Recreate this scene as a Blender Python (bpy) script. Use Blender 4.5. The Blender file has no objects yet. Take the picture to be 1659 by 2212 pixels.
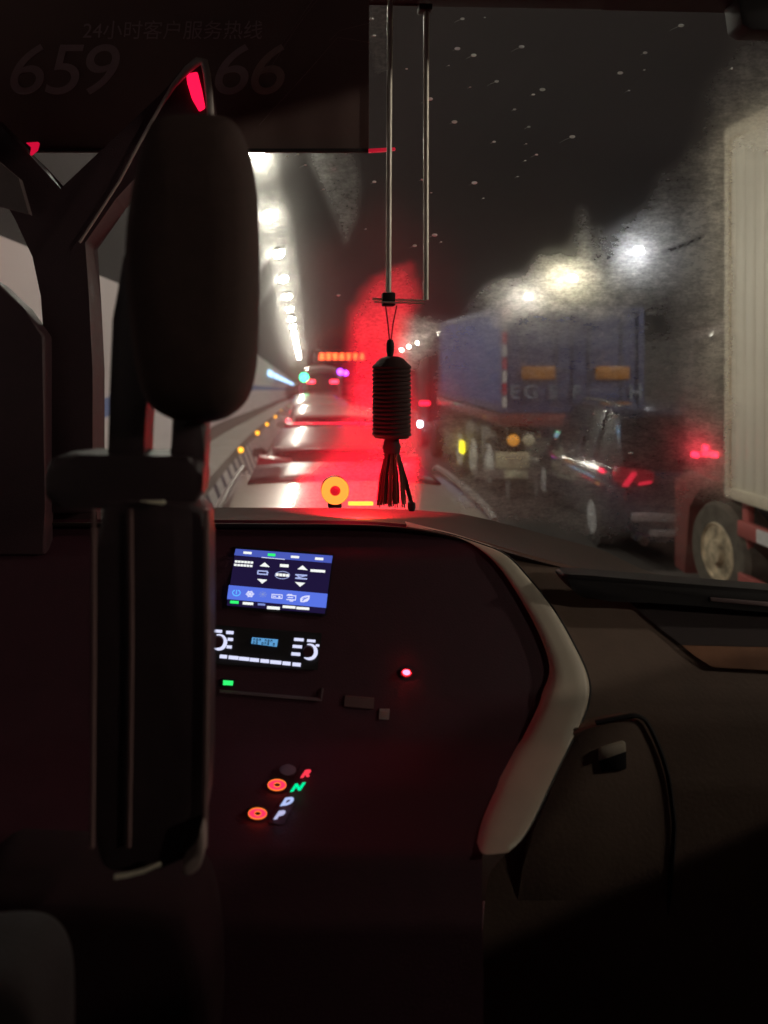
import bpy, bmesh, math, random
from mathutils import Vector, Matrix, noise as mnoise
R = math.radians
sc = bpy.context.scene
COL = sc.collection
random.seed(7)

# ------------------------------------------------------------------ camera, world, exposure
F = 1600.0            # focal length in pixels of a 1659 px wide picture
CX, CY = 660.0, 775.0  # principal point (camera axis is level and straight down the tunnel)
CZ = 2.4              # eye height above the road
cam = bpy.data.cameras.new("camera")
camo = bpy.data.objects.new("camera", cam)
COL.objects.link(camo)
camo.location = (0, 0, CZ)
camo.rotation_euler = (R(90), 0, 0)
cam.sensor_fit = 'HORIZONTAL'
cam.sensor_width = 36
cam.lens = 36 * F / 1659
cam.shift_x = (829.5 - CX) / 1659
cam.shift_y = -(1106 - CY) / 1659
cam.clip_start = 0.05
cam.clip_end = 1000
cam.dof.use_dof = True
cam.dof.focus_distance = 1.75
cam.dof.aperture_fstop = 3.5
sc.camera = camo

w = bpy.data.worlds.new("World")
sc.world = w
w.use_nodes = True
w.node_tree.nodes["Background"].inputs[0].default_value = (1.0, 0.13, 0.33, 1)
w.node_tree.nodes["Background"].inputs[1].default_value = 0.10
sc.view_settings.view_transform = 'Standard'
sc.view_settings.look = 'None'
sc.view_settings.exposure = 0.42
sc.view_settings.gamma = 1
sc.cycles.use_denoising = True
sc.cycles.sample_clamp_indirect = 6
sc.cycles.max_bounces = 8
sc.cycles.transparent_max_bounces = 16
sc.cycles.caustics_reflective = False
sc.cycles.caustics_refractive = False


# ------------------------------------------------------------------ helpers
def at(px, py, Y):
    return Vector(((px - CX) / F * Y, Y, CZ - (py - CY) / F * Y))


def ground(Y):
    t = Y - 8
    if t < 0:
        return 0.0
    if t < 12:
        return -0.042 * t * t / 24
    return -0.042 * (t - 6)


def interp(x, xs, ys):
    if x <= xs[0]:
        return ys[0]
    for i in range(1, len(xs)):
        if x <= xs[i]:
            f = (x - xs[i - 1]) / (xs[i] - xs[i - 1])
            return ys[i - 1] + f * (ys[i] - ys[i - 1])
    return ys[-1]


def smooth(e0, e1, x):
    t = max(0.0, min(1.0, (x - e0) / (e1 - e0)))
    return t * t * (3 - 2 * t)


MATS = {}


def mat(name, col, rough=0.5, metal=0.0, emit=None, es=0.0, vary=0.12, scale=30.0, bump=0.0, coat=0.0, spec=None, rvary=0.1):
    if name in MATS:
        return MATS[name]
    m = bpy.data.materials.new(name)
    m.use_nodes = True
    nt = m.node_tree
    b = nt.nodes["Principled BSDF"]
    tc = nt.nodes.new("ShaderNodeTexCoord")
    nz = nt.nodes.new("ShaderNodeTexNoise")
    nz.inputs["Scale"].default_value = scale
    nz.inputs["Detail"].default_value = 6
    nt.links.new(tc.outputs["Object"], nz.inputs["Vector"])
    mr = nt.nodes.new("ShaderNodeMapRange")
    mr.inputs[3].default_value = 1 - vary
    mr.inputs[4].default_value = 1 + vary
    mr.inputs[1].default_value = 0.25
    mr.inputs[2].default_value = 0.75
    nt.links.new(nz.outputs[0], mr.inputs[0])
    mx = nt.nodes.new("ShaderNodeVectorMath")
    mx.operation = 'SCALE'
    mx.inputs[0].default_value = col[:3]
    nt.links.new(mr.outputs[0], mx.inputs[3])
    nt.links.new(mx.outputs[0], b.inputs["Base Color"])
    rr = nt.nodes.new("ShaderNodeMapRange")
    rr.inputs[3].default_value = max(0.02, rough - rvary)
    rr.inputs[4].default_value = min(1, rough + rvary)
    nt.links.new(nz.outputs[0], rr.inputs[0])
    nt.links.new(rr.outputs[0], b.inputs["Roughness"])
    b.inputs["Metallic"].default_value = metal
    if spec is not None:
        b.inputs["Specular IOR Level"].default_value = spec
    if coat:
        b.inputs["Coat Weight"].default_value = coat
        b.inputs["Coat Roughness"].default_value = 0.08
    if emit:
        b.inputs["Emission Color"].default_value = (*emit, 1)
        b.inputs["Emission Strength"].default_value = es
    if bump:
        n2 = nt.nodes.new("ShaderNodeTexNoise")
        n2.inputs["Scale"].default_value = scale * 8
        n2.inputs["Detail"].default_value = 3
        nt.links.new(tc.outputs["Object"], n2.inputs["Vector"])
        bp = nt.nodes.new("ShaderNodeBump")
        bp.inputs["Strength"].default_value = bump
        bp.inputs["Distance"].default_value = 0.002
        nt.links.new(n2.outputs[0], bp.inputs["Height"])
        nt.links.new(bp.outputs[0], b.inputs["Normal"])
    MATS[name] = m
    return m


def lamp_mat(name, col, s):
    if name in MATS:
        return MATS[name]
    m = bpy.data.materials.new(name)
    m.use_nodes = True
    nt = m.node_tree
    nt.nodes.clear()
    e = nt.nodes.new("ShaderNodeEmission")
    o = nt.nodes.new("ShaderNodeOutputMaterial")
    e.inputs[0].default_value = (*col, 1)
    e.inputs[1].default_value = s
    nt.links.new(e.outputs[0], o.inputs[0])
    MATS[name] = m
    return m


def thing(name, label, cat, loc=(0, 0, 0), group=None, rz=0):
    o = bpy.data.objects.new(name, None)
    o.empty_display_size = 0.1
    COL.objects.link(o)
    o.location = loc
    o.rotation_euler = (0, 0, rz)
    o['label'] = label
    o['category'] = cat
    if group:
        o['group'] = group
    return o


def tag(o, label=None, cat=None, group=None, kind=None):
    if label: o['label'] = label
    if cat: o['category'] = cat
    if group: o['group'] = group
    if kind: o['kind'] = kind
    return o


def adopt(o, parent, world=True):
    """parent o; verts given in world space unless world is False"""
    o.parent = parent
    if world:
        p, T = parent, Matrix.Identity(4)
        chain = []
        while p:
            chain.append(p)
            p = p.parent
        for q in reversed(chain):
            T = T @ q.matrix_parent_inverse @ Matrix.LocRotScale(q.location, q.rotation_euler, q.scale)
        o.matrix_parent_inverse = T.inverted()


class MB:
    def __init__(s):
        s.bm = bmesh.new()

    def face(s, pts):
        vs = [s.bm.verts.new(p) for p in pts]
        return s.bm.faces.new(vs)

    def box(s, c, d, rz=0, bevel=0.0):
        M = Matrix.Translation(c) @ Matrix.Rotation(rz, 4, 'Z') @ Matrix.Diagonal((d[0], d[1], d[2], 1))
        r = bmesh.ops.create_cube(s.bm, size=1, matrix=M)
        if bevel:
            es = set(e for v in r['verts'] for e in v.link_edges)
            bmesh.ops.bevel(s.bm, geom=list(es), offset=bevel, segments=2, affect='EDGES', profile=0.5)
        return s

    def prism(s, pts, dvec, bevel=0.0, seg=2):
        d = Vector(dvec)
        a = [s.bm.verts.new(p) for p in pts]
        b = [s.bm.verts.new(Vector(p) + d) for p in pts]
        n = len(pts)
        fs = [s.bm.faces.new(a), s.bm.faces.new(list(reversed(b)))]
        for i in range(n):
            j = (i + 1) % n
            fs.append(s.bm.faces.new((a[j], a[i], b[i], b[j])))
        if bevel:
            es = set(e for f in fs for e in f.edges)
            bmesh.ops.bevel(s.bm, geom=list(es), offset=bevel, segments=seg, affect='EDGES', profile=0.5)
        return s

    def tube(s, pts, r, n=8, caps=True):
        pts = [Vector(p) for p in pts]
        rings = []
        for i, p in enumerate(pts):
            t = (pts[min(i + 1, len(pts) - 1)] - pts[max(i - 1, 0)]).normalized()
            up = Vector((0, 0, 1)) if abs(t.z) < 0.9 else Vector((1, 0, 0))
            u = t.cross(up).normalized()
            v = t.cross(u)
            rr = r[i] if isinstance(r, (list, tuple)) else r
            rings.append([s.bm.verts.new(p + u * rr * math.cos(a) + v * rr * math.sin(a)) for a in [2 * math.pi * k / n for k in range(n)]])
        for i in range(len(rings) - 1):
            for k in range(n):
                s.bm.faces.new((rings[i][k], rings[i][(k + 1) % n], rings[i + 1][(k + 1) % n], rings[i + 1][k]))
        if caps:
            s.bm.faces.new(list(reversed(rings[0])))
            s.bm.faces.new(rings[-1])
        return s

    def lathe(s, prof, c=(0, 0, 0), axis='Z', n=24):
        """prof: list of (radius, along)"""
        c = Vector(c)
        rings = []
        for rr, h in prof:
            ring = []
            for k in range(n):
                a = 2 * math.pi * k / n
                x, y = rr * math.cos(a), rr * math.sin(a)
                v = {'Z': (x, y, h), 'X': (h, x, y), 'Y': (x, h, y)}[axis]
                ring.append(s.bm.verts.new(c + Vector(v)))
            rings.append(ring)
        for i in range(len(rings) - 1):
            for k in range(n):
                s.bm.faces.new((rings[i][k], rings[i][(k + 1) % n], rings[i + 1][(k + 1) % n], rings[i + 1][k]))
        if prof[0] != prof[-1]:
            if prof[0][0] > 1e-4: s.bm.faces.new(rings[0])
            if prof[-1][0] > 1e-4: s.bm.faces.new(rings[-1])
        return s

    def grid(s, rows):
        vs = [[s.bm.verts.new(p) for p in r] for r in rows]
        for i in range(len(vs) - 1):
            for j in range(len(vs[i]) - 1):
                s.bm.faces.new((vs[i][j], vs[i][j + 1], vs[i + 1][j + 1], vs[i + 1][j]))
        return vs

    def loft(s, rings, cap=True):
        vs = [[s.bm.verts.new(p) for p in r] for r in rings]
        n = len(vs[0])
        for i in range(len(vs) - 1):
            for k in range(n):
                s.bm.faces.new((vs[i][k], vs[i][(k + 1) % n], vs[i + 1][(k + 1) % n], vs[i + 1][k]))
        if cap:
            s.bm.faces.new(list(reversed(vs[0])))
            s.bm.faces.new(vs[-1])
        return s

    def build(s, name, m, parent=None, world=True, smooth_=True, angle=40, thick=0):
        bmesh.ops.remove_doubles(s.bm, verts=s.bm.verts, dist=1e-6)
        bmesh.ops.recalc_face_normals(s.bm, faces=s.bm.faces)
        me = bpy.data.meshes.new(name)
        s.bm.to_mesh(me)
        s.bm.free()
        if smooth_:
            me.polygons.foreach_set('use_smooth', [True] * len(me.polygons))
            me.set_sharp_from_angle(angle=R(angle))
        me.materials.append(m)
        o = bpy.data.objects.new(name, me)
        COL.objects.link(o)
        if parent:
            adopt(o, parent, world)
        if thick:
            md = o.modifiers.new("solid", 'SOLIDIFY')
            md.thickness = thick
            md.offset = 0
        return o


def resample(pl, n):
    """resample a 2-D polyline by arc length"""
    d = [0]
    for i in range(1, len(pl)):
        d.append(d[-1] + math.hypot(pl[i][0] - pl[i - 1][0], pl[i][1] - pl[i - 1][1]))
    out = []
    for k in range(n):
        t = d[-1] * k / (n - 1)
        out.append((interp(t, d, [p[0] for p in pl]), interp(t, d, [p[1] for p in pl])))
    return out


def chaikin(pl, it=2, closed=False):
    for _ in range(it):
        q = []
        n = len(pl)
        rng = range(n) if closed else range(n - 1)
        if not closed: q.append(pl[0])
        for i in rng:
            a, b = pl[i], pl[(i + 1) % n]
            q.append((a[0] * .75 + b[0] * .25, a[1] * .75 + b[1] * .25))
            q.append((a[0] * .25 + b[0] * .75, a[1] * .25 + b[1] * .75))
        if not closed: q.append(pl[-1])
        pl = q
    return pl


def pillow(outline, Y, depth, name, m, parent, back=0.05, rnd=0.3):
    """soft cushion whose outline lies at distance Y; bulges by depth toward the cabin and goes back behind"""
    pts = chaikin(outline, 2, True)
    c = (sum(p[0] for p in pts) / len(pts), sum(p[1] for p in pts) / len(pts))
    mb = MB()
    rings = []
    for sc_, dy in ((.8, back), (.95, back * .8), (1, back * .4), (1, 0), (.97, -depth * .45), (.9, -depth * .8), (.78, -depth * .97), (.5, -depth)):
        k = 1 - (1 - sc_) * rnd * 2
        w_ = min(abs(p[0] - c[0]) for p in pts)
        ring = []
        for p in pts:
            q = at(c[0] + (p[0] - c[0]) * k, c[1] + (p[1] - c[1]) * k, Y)
            q.y += dy
            ring.append(q)
        rings.append(ring)
    mb.loft(rings)
    return mb.build(name, m, parent, angle=60)


# ------------------------------------------------------------------ materials
black_plastic = mat('black_plastic', (.06, .013, .024), .6, bump=.3, scale=40)
pillar_plastic = mat('pillar_plastic', (.05, .022, .028), .6, bump=.3, scale=40)
deep_black = mat('deep_black', (.015, .011, .012), .7)
seat_cloth = mat('seat_cloth', (.065, .038, .034), .85, bump=.5, scale=60, spec=.2)
seat_shell = mat('seat_shell', (.045, .026, .03), .5, bump=.2)
beige_dash = mat('beige_dash', (.24, .16, .12), .72, bump=.22, scale=18, vary=.10)
silver_trim = mat('silver_trim', (.66, .57, .45), .5, metal=.0, vary=.05, scale=20)
brown_strip = mat('brown_strip', (.36, .15, .07), .5, scale=12, vary=.25)
cowl_mat = mat('cowl_mat', (.075, .052, .045), .85, bump=.4, spec=.2)
chrome = mat('chrome', (.6, .58, .55), .28, metal=1)
rod_metal = mat('rod_metal', (.62, .58, .5), .4, metal=.5)
shade_cloth = mat('shade_cloth', (.20, .13, .115), .9, scale=8, vary=.1, bump=.2)
print_grey = mat('print_grey', (.42, .32, .32), .9, scale=20)
print_lit = mat('print_lit', (.45, .34, .3), .9, scale=20)
asphalt = mat('asphalt', (.055, .046, .043), .75, scale=3, vary=.25, bump=.6)
concrete = mat('concrete', (.30, .27, .25), .8, scale=2, vary=.2)
tunnel_dark = mat('tunnel_dark', (.022, .015, .017), .85, scale=1.2, vary=.25)
panel_white = mat('panel_white', (.66, .60, .62), .55, scale=.8, vary=.06)
panel_blue = mat('panel_blue', (.16, .22, .48), .55, scale=2, vary=.06)
barrier_white = mat('barrier_white', (.62, .58, .55), .6, scale=3, vary=.12)
barrier_dark = mat('barrier_dark', (.09, .09, .13), .6)
paint_white = mat('paint_white', (.7, .68, .64), .7, scale=6, vary=.15)
rubber = mat('rubber', (.03, .028, .028), .8)
wheel_metal = mat('wheel_metal', (.78, .80, .84), .4, metal=.15, scale=20)
silver_paint = mat('silver_paint', (.42, .37, .32), .3, metal=.2, coat=.8, scale=120, vary=.05, rvary=.05)
white_car = mat('white_car', (.40, .37, .35), .3, coat=.6, vary=.03, rvary=.04)
grey_car = mat('grey_car', (.12, .115, .115), .3, metal=.4, coat=.6, vary=.04, rvary=.04)
black_car = mat('black_car', (.03, .036, .065), .2, coat=1, vary=.05, rvary=.04)
dark_glass = mat('dark_glass', (.010, .008, .010), .3, rvary=.08, spec=.12)
under = mat('under', (.02, .018, .018), .8)
tail_red = mat('tail_red', (.35, .01, .015), .25, emit=(1, .02, .06), es=2.2)
tail_dim = mat('tail_dim', (.10, .004, .006), .25, emit=(1, .02, .06), es=.07)
tail_mid = mat('tail_mid', (.10, .004, .006), .3, emit=(1, .02, .06), es=.06)
truck_red = mat('truck_red', (.26, .065, .06), .45, coat=.3, scale=5, vary=.15)
box_white = mat('box_white', (.86, .82, .70), .5, scale=1.1, vary=.09)
cont_blue = mat('cont_blue', (.10, .13, .34), .55, scale=3, vary=.2)
cont_blue_shaded = mat('cont_blue_shaded', (.06, .07, .17), .55, scale=3, vary=.2)  # shaded copy of cont_blue: dimness of doors and frame put into colour
letter_white = mat('letter_white', (.2, .24, .32), .6, scale=14, vary=.3)
plate_board = mat('plate_board', (.85, .80, .58), .5, scale=10)
yellow_reflector = mat('yellow_reflector', (.8, .6, .02), .3, emit=(1, .62, .0), es=.9)
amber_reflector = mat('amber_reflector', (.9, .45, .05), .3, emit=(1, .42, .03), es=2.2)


# ------------------------------------------------------------------ setting: road, tunnel
YS = [-14, -8, -3, 0, 3, 6, 8, 10, 12, 14, 16, 18, 20, 24, 28, 34, 42, 52, 64, 80, 100, 130, 170, 220]
TX, TR, TZ = 3.9, 6.0, 1.5   # tunnel axis, radius, axis height

mb = MB()
mb.grid([[(x, y, ground(y)) for x in (-1.5, 0, 2, 4, 6, 8, 10.2)] for y in YS])
road = mb.build('road', asphalt)
tag(road, 'dark asphalt road through the tunnel', 'road', kind='structure')

for k, (x, dash) in enumerate(((2.15, True), (5.95, True), (-.95, False), (9.4, False))):
    mb = MB()
    if dash:
        y = -10
        while y < 120:
            ys = [y + .75 * i for i in range(5)]
            mb.grid([[(x - .07, q, ground(q) + .004), (x + .07, q, ground(q) + .004)] for q in ys])
            y += 9
    else:
        mb.grid([[(x - .07, q, ground(q) + .004), (x + .07, q, ground(q) + .004)] for q in YS])
    tag(mb.build('lane_marking', paint_white), 'white painted lane line on the asphalt', 'road marking', kind='structure')


def arch(z):
    return math.sqrt(max(0.0, TR * TR - (z - TZ) ** 2))


def arch_profile(z0, z1, n, r=TR):
    """profile of left side from z0 to z1 as (x,z)"""
    a0 = math.asin((z0 - TZ) / TR)
    a1 = math.asin((z1 - TZ) / TR)
    return [(TX - r * math.cos(a0 + (a1 - a0) * i / n), TZ + r * math.sin(a0 + (a1 - a0) * i / n)) for i in range(n + 1)]


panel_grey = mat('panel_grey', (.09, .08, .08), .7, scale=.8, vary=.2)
tn = thing('tunnel', 'dark arched road tunnel with white lower wall panels', 'tunnel', (TX, 20, 0))
half = arch_profile(-.2, TZ + TR - 1e-4, 20)
full = half + [(2 * TX - x, z) for x, z in reversed(half)]
mb = MB()
mb.grid([[(x, y, z + ground(y)) for x, z in full] for y in YS])
mb.build('vault', tunnel_dark, tn)
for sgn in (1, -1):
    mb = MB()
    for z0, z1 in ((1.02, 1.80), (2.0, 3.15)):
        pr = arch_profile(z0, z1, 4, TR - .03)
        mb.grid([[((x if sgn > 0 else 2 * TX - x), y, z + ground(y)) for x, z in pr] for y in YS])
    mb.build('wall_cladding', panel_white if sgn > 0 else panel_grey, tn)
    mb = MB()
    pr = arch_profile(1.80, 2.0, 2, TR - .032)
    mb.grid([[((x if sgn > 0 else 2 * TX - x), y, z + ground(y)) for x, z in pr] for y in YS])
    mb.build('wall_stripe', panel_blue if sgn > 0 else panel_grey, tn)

# side barrier on the left with white and dark posts, reflectors on top of it
bar = thing('side_barrier', 'low white barrier with dark vertical stripes along the left tunnel wall', 'barrier', (-1.3, 10, 0))
mb = MB()
mb.grid([[(-1.10, y, ground(y)), (-1.34, y, ground(y) + .62), (-1.36, y, ground(y) + .72), (-2.2, y, ground(y) + .74)] for y in YS])
mb.build('barrier_wall', concrete, bar)
mb = MB()
mb.grid([[(-1.115, q, ground(q) + .05), (-1.32, q, ground(q) + .58)] for q in YS])
stripe = mat('barrier_stripes', (.7, .68, .68), .6, scale=3, vary=.12)
bs_, ln_ = stripe.node_tree.nodes, stripe.node_tree.links
wv = bs_.new("ShaderNodeTexWave"); wv.bands_direction = 'Y'; wv.inputs["Scale"].default_value = .35
tcs = bs_.new("ShaderNodeTexCoord"); ln_.new(tcs.outputs["Object"], wv.inputs[0])
cr = bs_.new("ShaderNodeValToRGB"); cr.color_ramp.interpolation = 'CONSTANT'
cr.color_ramp.elements[0].color = (.10, .10, .14, 1); cr.color_ramp.elements[1].color = (.78, .75, .74, 1); cr.color_ramp.elements[1].position = .3
ln_.new(wv.outputs[1], cr.inputs[0]); ln_.new(cr.outputs[0], bs_["Principled BSDF"].inputs["Base Color"])
mb.build('striped_panel', stripe, bar)
mb = MB()
mb.grid([[(-2.04, y, ground(y) + .745), (-2.06, y, ground(y) + 1.0)] for y in YS])
mb.build('wall_base', mat('wall_base', (.2, .15, .14), .8), bar)
for i, y in enumerate((14.9, 20, 25, 32, 40)):
    r = thing('road_reflector', ('round amber reflector on the white barrier left of the silver car',
                                 'second amber reflector along the left barrier', 'third amber reflector along the left barrier',
                                 'fourth amber reflector along the left barrier', 'farthest amber reflector along the left barrier')[i], 'reflector',
              (-1.3, y, ground(y) + .65), 'amber reflectors along the left barrier')
    mb = MB()
    mb.box((0, .02, .0), (.14, .03, .14), bevel=.01)
    mb.build('base', under, r, world=False)
    mb = MB()
    mb.lathe([(.001, -.04), (.04, -.035), (.055, -.01), (.055, .01)], axis='Y')
    mb.build('lens', amber_reflector, r, world=False)

# ------------------------------------------------------------------ tunnel lamps
hous = mat('lamp_housing', (.18, .18, .18), .5)


def lamp(x, y, H, col, key, label, group, tilt, strength):
    o = thing('tunnel_lamp', label, 'lamp', (x, y, H + ground(y)), group)
    mb = MB()
    mb.box((0, 0, .10), (.40, .62, .10), bevel=.02)
    mb.box((0, 0, .26), (.06, .06, .3))
    mb.build('housing', hous, o, world=False)
    mb = MB()
    n = 14
    prof = [(.001, -.065), (.055, -.058), (.09, -.035), (.108, 0), (.108, .045)]
    mb.lathe(prof, n=20)
    for v in mb.bm.verts:
        v.co.y *= 1.5
    mb.build('lens', lamp_mat(key, col, strength), o, world=False)
    o.rotation_euler = (0, tilt, 0)
    return o


LS = 200
leftcol = (1.0, .97, .82)
k = 0
for i in range(-4, 16):
    y = 14.0 + 4.2 * i
    lamp(-.66, y, 5.15, leftcol, 'lamp_left', 'bright white tunnel lamp in the long row above the left lane', 'tunnel lamps above the left lane', R(-12), LS)
rcols = {0: ((.90, .95, 1.0), 'lamp_cool', 'cool white tunnel lamp nearest the white truck'), 1: ((1.0, .93, .66), 'lamp_warm', 'yellowish tunnel lamp above the blue container, middle of three'),
         2: ((1.0, .95, .80), 'lamp_mid', 'tunnel lamp above the front end of the blue container, leftmost of three')}
for i in range(-5, 11):
    y = 18.8 + 4.65 * i
    c = rcols.get(i, ((1, .90, .74), 'lamp_right', 'unseen boosted tunnel lamp in the right wall row'))
    lb = c[2]
    if i < 0: c = (c[0], 'lamp_right_boosted', lb)
    if i > 2: lb = 'small distant tunnel lamp in the right wall row'
    lamp(8.5, y, 5.35, c[0], c[1], lb, 'tunnel lamps on the right wall', R(12), LS * (.42 if i == 0 else (2.4 if i < 0 else 1)))  # unseen lamps of the row are boosted to brighten dash and trim

# lit strip on the far left wall, overhead message board, small signal lamps
st = thing('light_strip', 'thin pale blue lit strip along the far left tunnel wall', 'light strip', (-2, 40, 1.6))
mb = MB()
for y0, y1 in ((38, 44), (46, 53), (55, 64), (66, 80), (83, 120)):
    mb.prism([(-1.93, y0, ground(y0) + 2.55), (-1.93, y1, ground(y1) + 2.55), (-1.93, y1, ground(y1) + 2.85), (-1.93, y0, ground(y0) + 2.85)], (.04, 0, 0))
mb.build('light_tube', lamp_mat('strip_blue', (.35, .62, 1), 2.2), st)

sg = thing('message_board', 'wide overhead message board showing glowing amber characters', 'sign', (3.7, 77, 2.64))
mb = MB()
mb.box((3.7, 77.3, 2.64), (5.8, .3, 1.3), bevel=.03)
mb.build('board', deep_black, sg)
for i in range(7):
    p0 = at(690 + i * 14.5, 770, 77)
    wd = .62 if i < 4 else .5
    mb = MB()
    mb.box((p0.x + .25, 77.1, p0.z), (.11, .06, .66))
    for a in range(3):
        mb.box((p0.x + .25, 77.1, p0.z + (a - 1) * .24), (wd - .08 * ((i + a) % 3), .05, .11))
    mb.build('character', lamp_mat('sign_amber', (1, .085, .02), 6), sg)
for x in (1.4, 6.0):
    mb = MB()
    mb.tube([(x, 77.3, 3.2), (x, 77.3, 4.3)], .06)
    mb.build('bracket', under, sg)


def signal(px, py, Y, key, col, s, label, r=.28):
    p = at(px, py, Y)
    o = thing('signal_lamp', label, 'signal lamp', p)
    mb = MB()
    mb.box((0, .15, 0), (r * 2.6, .25, r * 2.2), bevel=.04)
    mb.box((0, .15, r * 1.6), (.06, .06, r * 1.2))
    mb.build('housing', under, o, world=False)
    mb = MB()
    mb.lathe([(.001, -.12), (r * .7, -.09), (r, 0), (r, .04)], axis='Y')
    mb.build('lens', lamp_mat(key, col, s), o, world=False)


signal(657, 815, 44, 'sig_green', (.02, 1, .35), 9, 'green glowing signal lamp above the far traffic', .24)
signal(735, 803, 45, 'sig_violet', (.35, .05, 1), 7, 'violet glowing lamp right of the far bus roof, nearer one', .17)
signal(747, 806, 47, 'sig_violet', (.35, .05, 1), 7, 'violet glowing lamp right of the far bus roof, farther one', .15)


# ------------------------------------------------------------------ vehicles
def wheel_parts(root, x, y, r, wd, name='wheel', rim=None, spokes=5, lx=None):
    """tyre mesh with rim as sub-part. x: outer face side sign included"""
    s = 1 if x > 0 else -1
    mb = MB()
    mb.lathe([(r * .62, -wd / 2), (r * .9, -wd / 2), (r, -wd * .35), (r, wd * .35), (r * .9, wd / 2), (r * .62, wd / 2), (r * .6, 0), (r * .62, -wd / 2)], (x, y, r), 'X', 28)
    t = mb.build(name, rubber, root, world=False)
    mb = MB()
    mb.lathe([(r * .62, s * wd * .5), (r * .6, s * wd * .42), (r * .54, s * wd * .38), (r * .5, s * wd * .2)], (x, y, r), 'X', 28)
    for k in range(spokes):
        a = 2 * math.pi * k / spokes + .3
        for da in (-.12, .12):
            p0 = Vector((x + s * wd * .42, y + math.cos(a) * r * .1, r + math.sin(a) * r * .1))
            p1 = Vector((x + s * wd * .44, y + math.cos(a + da) * r * .58, r + math.sin(a + da) * r * .58))
            mb.tube([p0, p1], [r * .06, r * .045], 6)
    mb.lathe([(.001, s * wd * .5), (r * .14, s * wd * .48), (r * .16, s * wd * .35)], (x, y, r), 'X', 16)
    mb.build('rim', rim or wheel_metal, t, world=False)


def sect(y, zb, zt, hb, ht, n=5, r=.10):
    """closed cross-section, rounded at the top, of a car body at station y"""
    pts = [(-hb * .92, y, zb), (-hb, y, zb + .08)]
    pts += [(-hb - .01, y, zb + (zt - zb) * .45), (-hb + .01, y, zt - r * 1.3)]
    for i in range(n + 1):
        a = math.pi / 2 * i / n
        pts.append((-(ht - r + r * math.cos(a)), y, zt - r + r * math.sin(a)))
    pts.append((0, y, zt + .02))
    rev = [(-x, yy, z) for x, yy, z in reversed(pts[:-1])]
    return pts + rev


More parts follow.
